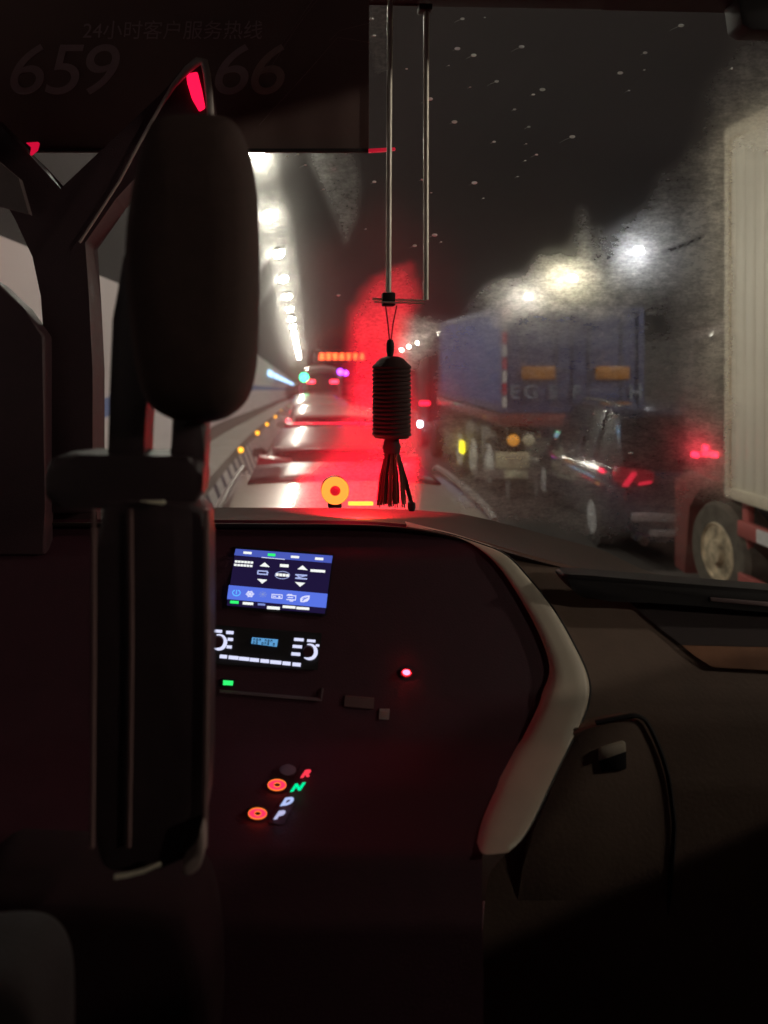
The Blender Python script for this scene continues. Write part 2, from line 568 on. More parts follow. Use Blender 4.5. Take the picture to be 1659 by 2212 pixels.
def make_car(label, paint, L=4.65, W=1.86, H=1.6, bar_z=1.0, tail=tail_red, sunroof=False, rails=False, bars=((0., .045),), bar_mat=None, group=None, bar_w=.8, indicator=False):
    root = thing('car', label, 'car', (0, 0, 0), group)
    h = W / 2
    belt = H * .62
    # body: stations from rear (y=0) to the front
    st_ = [(0, .42, belt * .8, h * .86, h * .8), (.05, .34, belt * .93, h * .95, h * .88), (.25, .25, belt, h, h * .95), (.9, .22, belt, h, h * .96), (L * .5, .2, belt - .02, h, h * .96),
           (L * .68, .2, belt - .06, h, h * .95), (L * .80, .22, belt - .16, h, h * .92), (L * .93, .25, belt - .27, h * .97, h * .84), (L - .05, .3, belt - .42, h * .88, h * .72), (L, .36, belt - .5, h * .78, h * .6)]
    mb = MB()
    mb.loft([sect(*q) for q in st_])
    mb.build('body', paint, root, world=False, angle=50)
    # glasshouse
    r0, r1 = .62, L * .56       # roof from r0 to r1
    tw = h * .76
    mb = MB()

    def gs(y, zt, hw, hb):
        return [(-hb, y, belt - .02), (-hw, y, zt), (hw, y, zt), (hb, y, belt - .02)]
    mb.loft([gs(.12, belt + .06, h * .86, h * .9), gs(r0 - .12, H - .09, tw - .02, h * .93), gs(r0 + .3, H - .05, tw, h * .94), gs(r1 - .2, H - .05, tw, h * .94), gs(r1 + .1, H - .1, tw - .02, h * .93), gs(L * .76, belt - .0, h * .8, h * .86)])
    mb.build('windows', dark_glass, root, world=False, angle=30)
    # roof shell with crown
    mb = MB()
    rows = []
    for i in range(13):
        t = i / 12
        y = r0 - .16 + (r1 + .1 - r0 + .16) * t
        drop = .07 * (2 * t - 1) ** 4 + .02 * (2 * t - 1) ** 2
        rows.append([(tw * 1.02 * u, y - .05 * (1 - abs(u)) * (1 if t < .01 else 0), H - drop - .05 * abs(u) ** 3) for u in [-1, -.92, -.75, -.5, -.25, 0, .25, .5, .75, .92, 1]])
    mb.grid(rows)
    rf = mb.build('roof', paint, root, world=False, angle=60, thick=.045)
    if sunroof:
        mb = MB()
        ys = [1.75, 2.0, 2.3, 2.55]
        mb.grid([[(u * .60, y, H + .026 - .05 * abs(u * .78) ** 3 - .02 * ((y - 1.6) / 1.2) ** 4 * .5) for u in (-1, -.6, -.2, .2, .6, 1)] for y in ys])
        mb.build('sunroof', dark_glass, rf, world=False, thick=.012)
    if rails:
        for s in (-1, 1):
            mb = MB()
            pts = [(s * tw * .93, r0 + .1 + (r1 - r0 - .35) * t, H + .0 + .045 * math.sin(math.pi * min(1, max(0, t))) ** .3) for t in [i / 14 for i in range(15)]]
            mb.tube(pts, .018)
            mb.build('roof_rail', mat('rail_grey', (.16, .15, .14), .35), rf, world=False)
    # pillars
    for s in (-1, 1):
        mb = MB()
        mb.prism([(s * h * .88, .12, belt), (s * h * .80, .12, belt + .03), (s * (tw - .1), r0 - .12, H - .08), (s * (tw + .02), r0 - .1, H - .08)], (0, .14, 0))
        mb.build('pillar', paint, root, world=False)
        for yy in (L * .36, L * .22):
            mb = MB()
            mb.prism([(s * h * .955, yy, belt - .01), (s * h * .955, yy + .09, belt - .01), (s * (tw + .015), yy + .09, H - .07), (s * (tw + .015), yy, H - .07)], (s * .012, 0, 0))
            mb.build('pillar', paint, root, world=False)
        mb = MB()
        mb.prism([(s * h * .89, L * .76, belt - .02), (s * h * .89, L * .70, belt - .02), (s * (tw + .01), r1, H - .08), (s * (tw + .01), r1 + .1, H - .09)], (s * .014, 0, 0))
        mb.build('pillar', paint, root, world=False)
    # tail lights and bar
    for s in (-1, 1):
        mb = MB()
        mb.prism([(s * h * .97, -.02, bar_z - .09), (s * h * .55, -.05, bar_z - .07), (s * h * .55, -.05, bar_z + .05), (s * h * .94, -.01, bar_z + .09)], (0, .25, 0), bevel=.012)
        mb.build('tail_light', tail, root, world=False)
    for dz, hh in bars:
        mb = MB()
        mb.box((0, -.03 + (.09 if bar_z > belt else 0), bar_z + dz), (W * bar_w, .05, hh), bevel=.008)
        mb.build('light_bar', bar_mat or tail_red, root, world=False)
    if indicator:
        mb = MB()
        mb.box((h * .8, -.09, bar_z + .02), (.22, .06, .14), bevel=.02)
        mb.build('indicator', lamp_mat('indicator_amber', (1, .6, .06), 6), root, world=False)
    mb = MB()
    mb.box((0, -.02, .52), (W * .9, .2, .30), bevel=.06)
    mb.box((0, -.03, .33), (W * .8, .18, .12), bevel=.03)
    mb.build('bumper', paint, root, world=False)
    mb = MB()
    mb.box((0, -.075, belt * .74), (.46, .015, .15), bevel=.004)
    mb.build('licence_plate', mat('plate_pale', (.5, .52, .5), .5), root, world=False)
    for s in (-1, 1):
        mb = MB()
        mb.loft([[(s * (h + .02), L * .66 + dy, belt + .07 + dz) for dy, dz in ((-.03, -.02), (-.03, .05), (.05, .05), (.05, -.02))],
                 [(s * (h + .1), L * .66 + dy, belt + .09 + dz) for dy, dz in ((-.06, -.07), (-.06, .08), (.09, .08), (.09, -.07))],
                 [(s * (h + .22), L * .66 + dy, belt + .09 + dz) for dy, dz in ((-.04, -.05), (-.04, .06), (.06, .06), (.06, -.05))]])
        mb.build('mirror', paint, root, world=False)
    for s in (-1, 1):
        for yy in (L * .19, L * .8):
            mb = MB()
            mb.lathe([(.40, -.01), (.40, .012), (.36, .012)], (s * (h - .005), yy, .35), 'X', 28)
            mb.build('wheel_arch', under, root, world=False)
            wheel_parts(root, s * (h - .10), yy, .345, .23)
    return root


c1 = make_car('silver car close ahead with dark panoramic sunroof and roof rails', silver_paint, L=4.7, W=1.9, H=1.62, sunroof=True, rails=True, group='cars queueing in the left lane')
c1.location = (.24, 2.85, 0)
c2 = make_car('dark windowed grey car second in the queue with a thin red light bar', grey_car, H=1.46, bar_z=1.25, bars=((0, .035),), tail=tail_mid, group='cars queueing in the left lane')
c2.location = (.36, 8.0, 0)
c3 = make_car('pale car third in the queue with two stacked red light strips', white_car, H=1.52, bar_z=1.24, bars=((0, .022), (.085, .016)), tail=tail_mid, group='cars queueing in the left lane', bar_w=.8)
c3.location = (.52, 12.9, ground(13.5))
c4 = make_car('white car fourth in the queue with a yellow indicator glowing', white_car, H=1.55, bar_z=1.05, bars=((0, .05),), group='cars queueing in the left lane', indicator=True)
c4.location = (.38, 18.6, ground(20))
c5 = make_car('small pale car fifth in the queue with bright red tail lights', white_car, H=1.62, bar_z=1.12, bars=((0, .1),), group='cars queueing in the left lane')
c5.location = (.35, 25, ground(27))
c6 = make_car('farthest grey car of the queue just before the bus', grey_car, H=1.6, bar_z=1.1, bars=((0, .05),), group='cars queueing in the left lane')
c6.location = (.45, 33, ground(35))

# far bus
bus = thing('bus', 'distant bus with pale rounded roof edge and two red tail lights', 'bus', (1.1, 48, ground(48)))
mb = MB()
rows = []
for y in (0, .2, 10):
    k = .92 if y == 0 else 1
    rows.append([(-1.25 * k, y, .4), (-1.27 * k, y, 2.4), (-1.15 * k, y, 3.0), (-.8 * k, y, 3.25), (0, y, 3.35), (.8 * k, y, 3.25), (1.15 * k, y, 3.0), (1.27 * k, y, 2.4), (1.25 * k, y, .4)])
mb.loft(rows)
mb.build('body', grey_car, bus, world=False)
mb = MB()
mb.prism([(-1.0, -.02, 1.7), (1.0, -.02, 1.7), (.95, -.02, 2.7), (.6, -.02, 2.95), (-.6, -.02, 2.95), (-.95, -.02, 2.7)], (0, .03, 0))
mb.build('rear_window', dark_glass, bus, world=False)
mb = MB()
mb.tube([(-1.2, -.03, 2.6), (-1.05, -.03, 3.0), (-.7, -.03, 3.22), (0, -.03, 3.3), (.7, -.03, 3.22), (1.05, -.03, 3.0), (1.2, -.03, 2.6)], .1)
mb.build('roof_edge', white_car, bus, world=False)
for s in (-1, 1):
    mb = MB()
    mb.box((s * .75, -.05, 2.35), (.5, .1, .2), bevel=.02)
    mb.build('tail_light', lamp_mat('bus_tail', (1, .03, .06), 6), bus, world=False)
for s in (-1, 1):
    for yy in (2.2, 7.8):
        wheel_parts(bus, s * 1.15, yy, .5, .28)

# ---- black off-roader in the middle lane
suv = make_car('shiny black off-roader behind the blue container lorry, red tail light lit', black_car, L=4.8, W=1.95, H=1.78, bar_z=1.02, bars=(), rails=True, tail=tail_dim)
suv['category'] = 'car'
suv.name = 'off_roader'
suv.location = (4.62, 8.65, 0)
suv.rotation_euler = (0, 0, R(-6))
mb = MB()
mb.prism([(-.90, -.05, .90), (-.84, -.07, .90), (-.74, -.085, 1.06), (-.79, -.075, 1.08)], (0, .04, 0), bevel=.008)
mb.prism([(-.72, -.08, .92), (-.58, -.09, .95), (-.58, -.09, .975), (-.72, -.08, .945)], (0, .04, 0), bevel=.004)
mb.build('tail_light', lamp_mat('suv_tail', (1, .02, .06), .7), suv, world=False)
mb = MB()
mb.box((-.975, .55, 1.0), (.03, .16, .05), bevel=.008)
mb.build('side_marker', lamp_mat('suv_marker', (1, .03, .08), 2), suv, world=False)
mb = MB()
mb.box((-.55, -.13, .56), (.55, .04, .10), bevel=.015)
mb.box((-.45, -.13, .38), (.34, .04, .08), bevel=.015)
mb.box((.1, -.14, .40), (1.3, .05, .05), bevel=.015)
mb.box((-.94, 2.2, .36), (.06, 2.2, .05), bevel=.015)
mb.build('bright_trim', mat('satin_trim', (.6, .6, .64), .3, metal=.2), suv, world=False)
for s in (-.8,):
    mb = MB()
    mb.lathe([(.05, -.2), (.05, .02), (.042, .02), (.042, -.2)], (s + .1, 0, .3), 'Y', 14)
    mb.build('exhaust', chrome, suv, world=False)

# ---- blue container lorry
X0, X1 = 3.44, 5.94
Y0, Y1 = 13.0, 19.1
ZB, ZT = 1.45, 3.32
ct = thing('shipping_container', 'dark blue container with pale letters and two painted amber reflections on its doors', 'container', ((X0 + X1) / 2, Y0, ZB))
for side in (0, 1):
    mb = MB()
    rows = []
    y = Y0 + .12
    i = 0
    cols = []
    while y < Y1 - .1:
        for dy, dx in ((0, 0), (.07, .0), (.11, .035), (.18, .035)):
            cols.append((y + dy, dx))
        y += .22
    xs = X0 if side == 0 else X1
    sg_ = 1 if side == 0 else -1
    mb.grid([[(xs + sg_ * (.02 + dx), yy, z) for yy, dx in cols] for z in (ZB + .12, ZT - .1)])
    mb.build('side_wall', cont_blue, ct)
mb = MB()
for x in (X0 + .05, X1 - .05):
    for yy in (Y0 + .05, Y1 - .05):
        mb.box((x, yy, (ZB + ZT) / 2), (.1, .12, ZT - ZB))
    for z in (ZB + .06, ZT - .05):
        mb.box((x, (Y0 + Y1) / 2, z), (.09, Y1 - Y0 - .24, .11))
for yy in (Y0 + .05, Y1 - .05):
    for z in (ZB + .06, ZT - .05):
        mb.box(((X0 + X1) / 2, yy, z), (X1 - X0 - .2, .1, .11))
mb.box(((X0 + X1) / 2, (Y0 + Y1) / 2, ZT - .06), (X1 - X0 - .2, Y1 - Y0 - .22, .03))
mb.box(((X0 + X1) / 2, Y1 - .08, (ZB + ZT) / 2), (X1 - X0 - .2, .03, ZT - ZB - .2))
mb.build('frame', cont_blue_shaded, ct)
for s in (0, 1):
    xa = X0 + .11 + s * 1.15
    mb = MB()
    mb.box((xa + .565, Y0 + .07, (ZB + ZT) / 2), (1.12, .05, ZT - ZB - .24), bevel=.01)
    for k in range(4):
        mb.box((xa + .565, Y0 + .045, ZB + .32 + k * .42), (1.0, .02, .24), bevel=.008)
    d = mb.build('door', cont_blue_shaded, ct)
    mb = MB()
    for q in (.28, .85):
        mb.tube([(xa + q, Y0 + .02, ZB + .1), (xa + q, Y0 + .02, ZT - .1)], .016)
        mb.box((xa + q + .1, Y0 + .015, ZB + .75), (.24, .02, .03))
    mb.build('lock_bar', mat('bar_dark', (.09, .10, .14), .5), d)
mb = MB()
for k in range(8):
    z0 = ZB + .08 + k * .225
    if k % 2 == 0:
        mb.box((X0 + .05, Y0 - .014, z0 + .11), (.07, .008, .2))
mb.build('white_tape', mat('tape_white', (.75, .75, .75), .4), ct)
mb = MB()
for k in range(8):
    z0 = ZB + .08 + k * .225
    if k % 2 == 1:
        mb.box((X0 + .05, Y0 - .014, z0 + .11), (.07, .008, .2))
mb.build('red_tape', mat('tape_red', (.6, .04, .06), .4), ct)
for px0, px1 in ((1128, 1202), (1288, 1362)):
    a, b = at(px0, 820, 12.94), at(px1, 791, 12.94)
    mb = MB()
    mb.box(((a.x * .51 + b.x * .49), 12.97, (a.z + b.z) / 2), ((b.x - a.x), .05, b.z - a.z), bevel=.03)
    mb.build('amber_reflection', mat('amber_reflection', (.32, .14, .02), .4, emit=(1, .36, .03), es=.035, vary=.5, scale=5), ct)  # reflections in the glass, modelled as weakly glowing plates on the doors


def text_obj(txt, size, M, m, parent, name='lettering', shear=0, extrude=.002, bold=0):
    cu = bpy.data.curves.new(name, 'FONT')
    cu.body = txt
    cu.size = size
    cu.shear = shear
    cu.extrude = extrude
    cu.offset = bold
    cu.align_x = 'CENTER'
    cu.align_y = 'CENTER'
    tmp = bpy.data.objects.new(name, cu)
    COL.objects.link(tmp)
    dg = bpy.context.evaluated_depsgraph_get()
    me = bpy.data.meshes.new_from_object(tmp.evaluated_get(dg))
    bpy.data.objects.remove(tmp)
    me.transform(M)
    me.materials.clear()
    me.materials.append(m)
    me.name = name
    o = bpy.data.objects.new(name, me)
    COL.objects.link(o)
    adopt(o, parent)
    return o


UP = Matrix.Rotation(R(90), 4, 'X')    # text facing the camera
for ch, px in (('E', 1111), ('G', 1147), ('S', 1194), ('F', 1245), ('H', 1373)):
    p = at(px, 848, 12.985)
    text_obj(ch, .34, Matrix.Translation(p) @ UP, letter_white, ct, bold=.008, extrude=.006)

tr = thing('semi_trailer', 'low container trailer with red side rail, three axles and pale plate board', 'trailer', ((X0 + X1) / 2, Y0, 0))
mb = MB()
for x in (X0 + .75, X1 - .75):
    mb.box((x, (Y0 + Y1) / 2 + .1, ZB - .22), (.14, Y1 - Y0 + .2, .36))
for k in range(7):
    mb.box(((X0 + X1) / 2, Y0 + .25 + k * .95, ZB - .13), (X1 - X0 - .1, .1, .12))
mb.build('frame', under, tr)
for s, x in ((0, X0 - .01), (1, X1 + .01)):
    mb = MB()
    mb.box((x, (Y0 + Y1) / 2, ZB - .13), (.06, Y1 - Y0, .20), bevel=.015)
    mb.build('side_rail', truck_red, tr)
mb = MB()
mb.box(((X0 + X1) / 2, Y0 - .06, ZB - .12), (X1 - X0, .08, .22), bevel=.015)
mb.build('rear_beam', truck_red, tr)
for yy in (13.9, 15.2, 16.5):
    for s, x in ((-1, X0 + .17), (1, X1 - .17)):
        root = thing  # placeholder name, not an object
        tmp = bpy.data.objects.new('wheel_axis', None)
        mb = MB()
        r, wd = .5, .34
        g = ground(yy)
        mb.lathe([(r * .55, -wd / 2), (r * .92, -wd / 2), (r, -wd * .36), (r, wd * .36), (r * .92, wd / 2), (r * .55, wd / 2), (r * .5, 0), (r * .55, -wd / 2)], (x, yy, r + g), 'X', 28)
        t = mb.build('wheel', rubber, tr)
        mb = MB()
        mb.lathe([(r * .72, s * wd * .50), (r * .62, s * wd * .55), (r * .5, s * wd * .3), (r * .25, s * wd * .35), (r * .22, s * wd * .62), (.001, s * wd * .66)], (x, yy, r + g), 'X', 24)
        mb.build('rim', mat('pale_rim', (.85, .86, .84), .5, scale=12, vary=.3), t)
        bpy.data.objects.remove(tmp)
# mudguard flaps between the wheels (pale streaks in the picture)
for yy in (14.5, 15.85):
    mb = MB()
    mb.box((X0 + .16, yy, .75), (.3, .03, .65), bevel=.01)
    mb.build('mud_flap', mat('flap_pale', (.6, .6, .58), .6), tr)
a, b = at(1068, 1010, 13.0), at(1140, 976, 13.0)
mb = MB()
mb.box(((a.x + b.x) / 2, 12.93, (a.z + b.z) / 2), (b.x - a.x, .03, b.z - a.z), bevel=.01)
pb = mb.build('plate_board', plate_board, tr)
mb = MB()
for k in range(3):
    mb.box(((a.x + b.x) / 2 + .06, 12.91, (a.z + b.z) / 2 - .07 + k * .07), ((b.x - a.x) * (.6 - .1 * (k % 2)), .006, .022))
mb.build('printed_lines', mat('ink', (.32, .2, .17), .6), pb)
a, b = at(1062, 1034, 13.0), at(1178, 1014, 13.0)
mb = MB()
mb.box(((a.x + b.x) / 2, 12.96, (a.z + b.z) / 2), (b.x - a.x + .6, .08, b.z - a.z), bevel=.015)
mb.build('bumper_bar', mat('bar_grey', (.30, .25, .25), .5), tr)
a, b = at(1086, 1032, 13.0), at(1136, 1014, 13.0)
mb = MB()
mb.box(((a.x + b.x) / 2, 12.90, (a.z + b.z) / 2), (b.x - a.x, .03, b.z - a.z), bevel=.01)
mb.build('licence_plate', mat('plate_cream', (.9, .88, .66), .5), tr)
for xx in (1098, 1160):
    a = at(xx, 1032, 12.97)
    mb = MB()
    mb.box((a.x, 12.98, a.z - .16), (.07, .06, .36), bevel=.01)
    mb.build('bumper_post', mat('post_grey', (.34, .34, .34), .6), tr)
for px, mm in ((1109, amber_reflector), (1142, mat('lens_grey', (.4, .38, .32), .3, emit=(.8, .7, .4), es=.08))):
    a = at(px, 951, 12.9)
    mb = MB()
    mb.lathe([(.001, -.04), (.07, -.03), (.10, 0), (.10, .05)], (a.x, 12.88, a.z), 'Y', 20)
    o = mb.build('rear_lamp', mat('lens_amber_dim', (.5, .22, .03), .3, emit=(1, .4, .05), es=.35) if px < 1120 else mm, tr)
a = at(995, 963, 16.2)
mb = MB()
mb.box((X0 - .06, 16.0, a.z), (.06, .34, .26), bevel=.05)
mb.build('side_marker', lamp_mat('marker_yellow', (1, .85, .02), 2.2), tr)

tc = thing('truck_tractor', 'dark tractor unit at the front of the blue container lorry', 'truck', ((X0 + X1) / 2, 19.6, ground(21)))
g = ground(21)
mb = MB()
mb.box(((X0 + X1) / 2, 22.2, g + 2.1), (2.4, 2.0, 2.5), bevel=.12)
mb.box(((X0 + X1) / 2, 20.7, g + .75), (1.0, 3.0, .3))
mb.build('cab', under, tc)
for yy in (20.3, 22.6):
    for s, x in ((-1, X0 + .15), (1, X1 - .15)):
        mb = MB()
        r, wd = .5, .3
        mb.lathe([(r * .55, -wd / 2), (r, -wd * .4), (r, wd * .4), (r * .55, wd / 2), (r * .5, 0), (r * .55, -wd / 2)], (x, yy, r + g), 'X', 24)
        mb.lathe([(r * .5, s * wd * .4), (r * .2, s * wd * .1), (.001, s * wd * .5)], (x, yy, r + g), 'X', 24)
        mb.build('wheel', rubber, tc)
a = at(907, 916, 22)
mb = MB()
mb.box((X0 - .04, 22, a.z), (.12, .12, .16), bevel=.03)
mb.build('work_lamp', lamp_mat('work_lamp', (.75, .88, 1), 14), tc)
a = at(922, 871, 21.2)
mb = MB()
mb.box((X0 - .03, 21.2, a.z), (.3, .06, .12), bevel=.02)
mb.build('side_marker', lamp_mat('marker_red', (1, .01, .04), 3), tc)

# ---- white box lorry with red cab on the right
XT = 4.0
ye = XT * F / (1570 - CX)
zb_, zt_ = CZ - (1073 - CY) / F * ye, CZ + (CY - 280) / F * ye
lo = thing('box_lorry', 'white box lorry with dark red cab and chassis beside the coach', 'lorry', (XT + 1.2, 4, 0))
mb = MB()
mb.box((XT + 1.25, (ye + 1.2) / 2, (zb_ + zt_) / 2), (2.5, ye - 1.2, zt_ - zb_), bevel=.015)  # unseen rear end cut short to let lamp light into the cabin
mb.build('cargo_box', box_white, lo)
mb = MB()
for k in range(52):
    y = ye - .10 - k * .15
    if y < 1.4: break
    mb.box((XT - .002, y, (zb_ + zt_) / 2), (.003, .09, zt_ - zb_ - .24), bevel=.0014)
mb.build('side_ribs', box_white, lo)
mb = MB()
mb.box((XT - .012, (ye + 1.2) / 2, zb_ + .05), (.03, ye - 1.2, .10), bevel=.006)
mb.box((XT - .012, (ye + 1.2) / 2, zt_ - .06), (.03, ye - 1.2, .12), bevel=.006)
mb.box((XT - .012, ye - .04, (zb_ + zt_) / 2), (.03, .08, zt_ - zb_ - .22), bevel=.006)
mb.build('box_edge', mat('edge_cream', (.72, .66, .52), .5), lo)
# cab
yc0, yc1 = ye + .03, 7.98
mb = MB()
mb.prism([(XT + .08, yc0, 1.05), (XT + .08, yc1 - .1, 1.05), (XT + .08, yc1, 1.3), (XT + .08, yc1, 1.75), (XT + .08, yc1 - .12, 2.7), (XT + .08, yc0, 2.8)], (2.2, 0, 0), bevel=.05)
mb.build('cab', mat('cab_dark_red', (.085, .022, .022), .4, coat=.4), lo)
mb = MB()
mb.prism([(XT + .06, yc0 + .12, 1.82), (XT + .06, yc1 - .14, 1.82), (XT + .06, yc1 - .22, 2.6), (XT + .06, yc0 + .12, 2.65)], (.03, 0, 0))
mb.build('cab_window', dark_glass, lo)
yw = 7.28
mb = MB()
mb.prism([(XT + .02, yw + .56, .12), (XT + .02, yw + .80, .14), (XT + .02, yw + .8, 1.1), (XT + .02, yw + .45, 1.25), (XT + .02, yw - .05, 1.22), (XT + .02, yw - .05, 1.13), (XT + .02, yw + .3, 1.08), (XT + .02, yw + .5, .85)], (.4, 0, 0), bevel=.02)
mb.build('mudguard', truck_red, lo)
for s, x in ((-1, XT + .2), (1, XT + 2.3)):
    mb = MB()
    r, wd = .5, .32
    mb.lathe([(r * .58, -wd / 2), (r * .92, -wd / 2), (r, -wd * .36), (r, wd * .36), (r * .92, wd / 2), (r * .58, wd / 2), (r * .5, 0), (r * .58, -wd / 2)], (x, yw, r), 'X', 32)
    t = mb.build('wheel', mat('dusty_tyre', (.12, .105, .085), .85, scale=9, vary=.4), lo)
    mb = MB()
    mb.lathe([(r * .60, s * wd * .46), (r * .55, s * wd * .52), (r * .48, s * wd * .3), (r * .40, s * wd * .22), (r * .26, s * wd * .40), (r * .22, s * wd * .62), (.001, s * wd * .66)], (x, yw, r), 'X', 32)
    for k in range(8):
        a = 2 * math.pi * k / 8
        mb.lathe([(.001, s * wd * .46), (.02, s * wd * .45), (.02, s * wd * .3)], (x, yw + math.cos(a) * r * .33, r + math.sin(a) * r * .33), 'X', 8)
    rm = mb.build('rim', mat('dusty_rim', (.55, .46, .32), .6, scale=9, vary=.75), t)
    mb = MB()
    for k in range(6):
        a = 2 * math.pi * (k + .5) / 6
        mb.lathe([(.001, s * wd * .45), (.045, s * wd * .43), (.045, s * wd * .3)], (x, yw + math.cos(a) * r * .44, r + math.sin(a) * r * .44), 'X', 10)
    mb.build('rim_hole', under, rm)
for s, x in ((-1, XT + .3), (1, XT + 2.2)):
    for yy in (2.3,):
        mb = MB()
        mb.lathe([(.28, -.16), (.46, -.16), (.5, -.11), (.5, .11), (.46, .16), (.28, .16), (.25, 0), (.28, -.16)], (x, yy, .5), 'X', 28)
        mb.build('wheel', rubber, lo)
mb = MB()
za = CZ - (1168 - CY) / F * 6.4
mb.box((XT + .05, 5.0, za), (.07, 3.8, .15), bevel=.015)
mb.box((XT + .05, 5.0, za - .46), (.06, 3.8, .10), bevel=.015)
for yy in (6.86, 5.4, 4.2, 3.14):
    mb.box((XT + .10, yy, za - .2), (.06, .10, 1.0), bevel=.012)
mb.build('side_guard', mat('guard_pink_red', (.42, .10, .09), .5, scale=5, vary=.2), lo)
mb = MB()
for yy in (6.45, 5.6, 4.7, 3.8):
    mb.box((XT + .01, yy, za), (.012, .26, .12))
mb.build('white_tape', mat('tape_white', (.75, .75, .75), .4), lo)
mb = MB()
mb.box((XT + 1.2, 4.2, zb_ - .12), (1.1, 5.6, .2))
mb.box((XT + .5, 4.6, .75), (.6, 1.1, .5), bevel=.05)
mb.build('chassis', under, lo)
for px in (1518, 1552):
    p = at(px, 982, 7.35 if px > 1530 else 7.7)
    mb = MB()
    mb.box((XT + .05, p.y, p.z), (.06, .08, .06), bevel=.015)
    mb.build('marker_lamp', lamp_mat('lorry_marker', (1, .02, .06), 5), lo)
p = at(1535, 978, 7.5)
mb = MB()
mb.box((XT + .06, 7.52, p.z + .02), (.05, .05, .12), bevel=.01)
mb.build('marker_lamp', lamp_mat('lorry_marker', (1, .02, .06), 5), lo)

# ------------------------------------------------------------------ coach interior
co = thing('coach_body', 'dark coach cabin roof, front header and left side around the windscreen', 'coach', (0, 0, 0))
mb = MB()
mb.box((.38, -1.6, 3.52), (2.9, 7.2, .06))
mb.build('ceiling', deep_black, co)
mb = MB()
mb.box((.38, -1.4, .75), (2.9, 7.2, .08))
mb.build('floor', deep_black, co)
for x, y1 in ((-1.05, 1.35), (1.80, 1.75)):
    mb = MB()
    if x < 0:
        mb.box((x, (y1 - 5.2) / 2, 1.48), (.06, y1 + 5.2, 1.42))
    else:
        mb.prism([(x - .03, yy, zz) for yy, zz in ((-5.2, .77), (1.75, .77), (1.75, 1.86), (1.35, 1.98), (.95, 2.15), (.6, 2.31), (.3, 2.40), (-.1, 2.46), (-.8, 2.53), (-1.6, 2.58), (-3, 2.6), (-5.2, 2.55))], (.06, 0, 0))  # unseen wall, sill sloped to shade the dash with a softer edge
    for yy in (-5.0, -3.2, -1.4):
        mb.box((x, yy, 2.84), (.06, .14, 1.3))
    mb.build('side_wall', deep_black, co)
mb = MB()
mb.box((.38, -5.2, 2.1), (2.9, .06, 2.8))
mb.build('rear_wall', deep_black, co)
a, b = at(890, -120, 1.72), at(1760, 18, 1.72)
mb = MB()
mb.prism([at(500, -160, 1.72), at(1800, -160, 1.72), at(1800, 34, 1.72), at(1659, 30, 1.72), at(1300, 22, 1.72), at(920, 17, 1.72), at(900, 8, 1.72), at(500, 5, 1.72)], (0, -.10, 0), bevel=.006)
mb.prism([at(1562, 20, 1.70), at(1780, 20, 1.70), at(1780, 92, 1.70), at(1590, 90, 1.70), at(1570, 78, 1.70)], (0, -.06, 0), bevel=.006)
mb.build('header', deep_black, co)
# left pillar trunk and its arms
trunk = [(-200, 60), (60, 330), (130, 420), (345, 205), (395, 140), (432, 118), (452, 150), (462, 262), (450, 300), (330, 330), (250, 430), (175, 522), (192, 640), (200, 800), (200, 985), (210, 1110), (80, 1110), (88, 930), (94, 720), (88, 640), (70, 555), (40, 470), (0, 400), (-200, 300)]
mb = MB()
mb.prism([at(x, y, 1.5) for x, y in trunk], (0, .09, 0), bevel=.008)
mb.build('window_pillar', pillar_plastic, co)
mb = MB()
rows = [(172, 524, .003), (215, 458, .003), (258, 392, .003), (300, 312, .0035), (345, 232, .004), (375, 185, .006), (405, 150, .0085), (428, 132, .0095), (441, 134, .0095), (447, 160, .009), (452, 205, .009), (456, 258, .0085)]
mb.tube([at(x, y, 1.485) for x, y, r in rows], [r * .9 for x, y, r in rows], 10)
mb.build('pillar_edge', mat('pillar_edge', (.42, .36, .33), .5, scale=20), co)
mb = MB()
mb.prism([at(x, y, 1.495) for x, y in ((402, 158), (426, 154), (436, 195), (443, 232), (430, 240), (414, 212), (404, 178))], (0, .012, 0), bevel=.003)
mb.build('red_glint', lamp_mat('pillar_red', (1, .006, .05), 1.3), co)  # reflected red light built as a glowing plate, no lamp there
mb = MB()
mb.prism([at(x, y, 1.492) for x, y in ((55, 308), (82, 306), (78, 322), (64, 334), (68, 318))], (0, .012, 0), bevel=.001)
mb.build('red_glint', lamp_mat('pillar_red_dim', (.8, .006, .05), .55), co)  # red glint built as a small glowing plate
# door sill, left side trim under the driver's window
mb = MB()
mb.prism([at(x, y, 1.46) for x, y in ((-400, 380), (0, 616), (50, 665), (97, 726), (97, 1100), (97, 1200), (-400, 1200))], (0, .05, 0), bevel=.006)
mb.build('window_sill', pillar_plastic, co)
mb = MB()
mb.prism([at(x, y, 1.6) for x, y in ((-600, 1060), (210, 1060), (210, 2500), (-600, 2500))], (0, .03, 0))
mb.build('side_lining', pillar_plastic, co)
mb = MB()
mb.prism([at(x, y, 1.44) for x, y in ((-60, 300), (-300, 200), (-300, 420), (0, 445), (62, 462), (40, 385))], (0, .02, 0))
mb.build('window_shade', mat('shade_grey', (.12, .09, .09), .8), co)

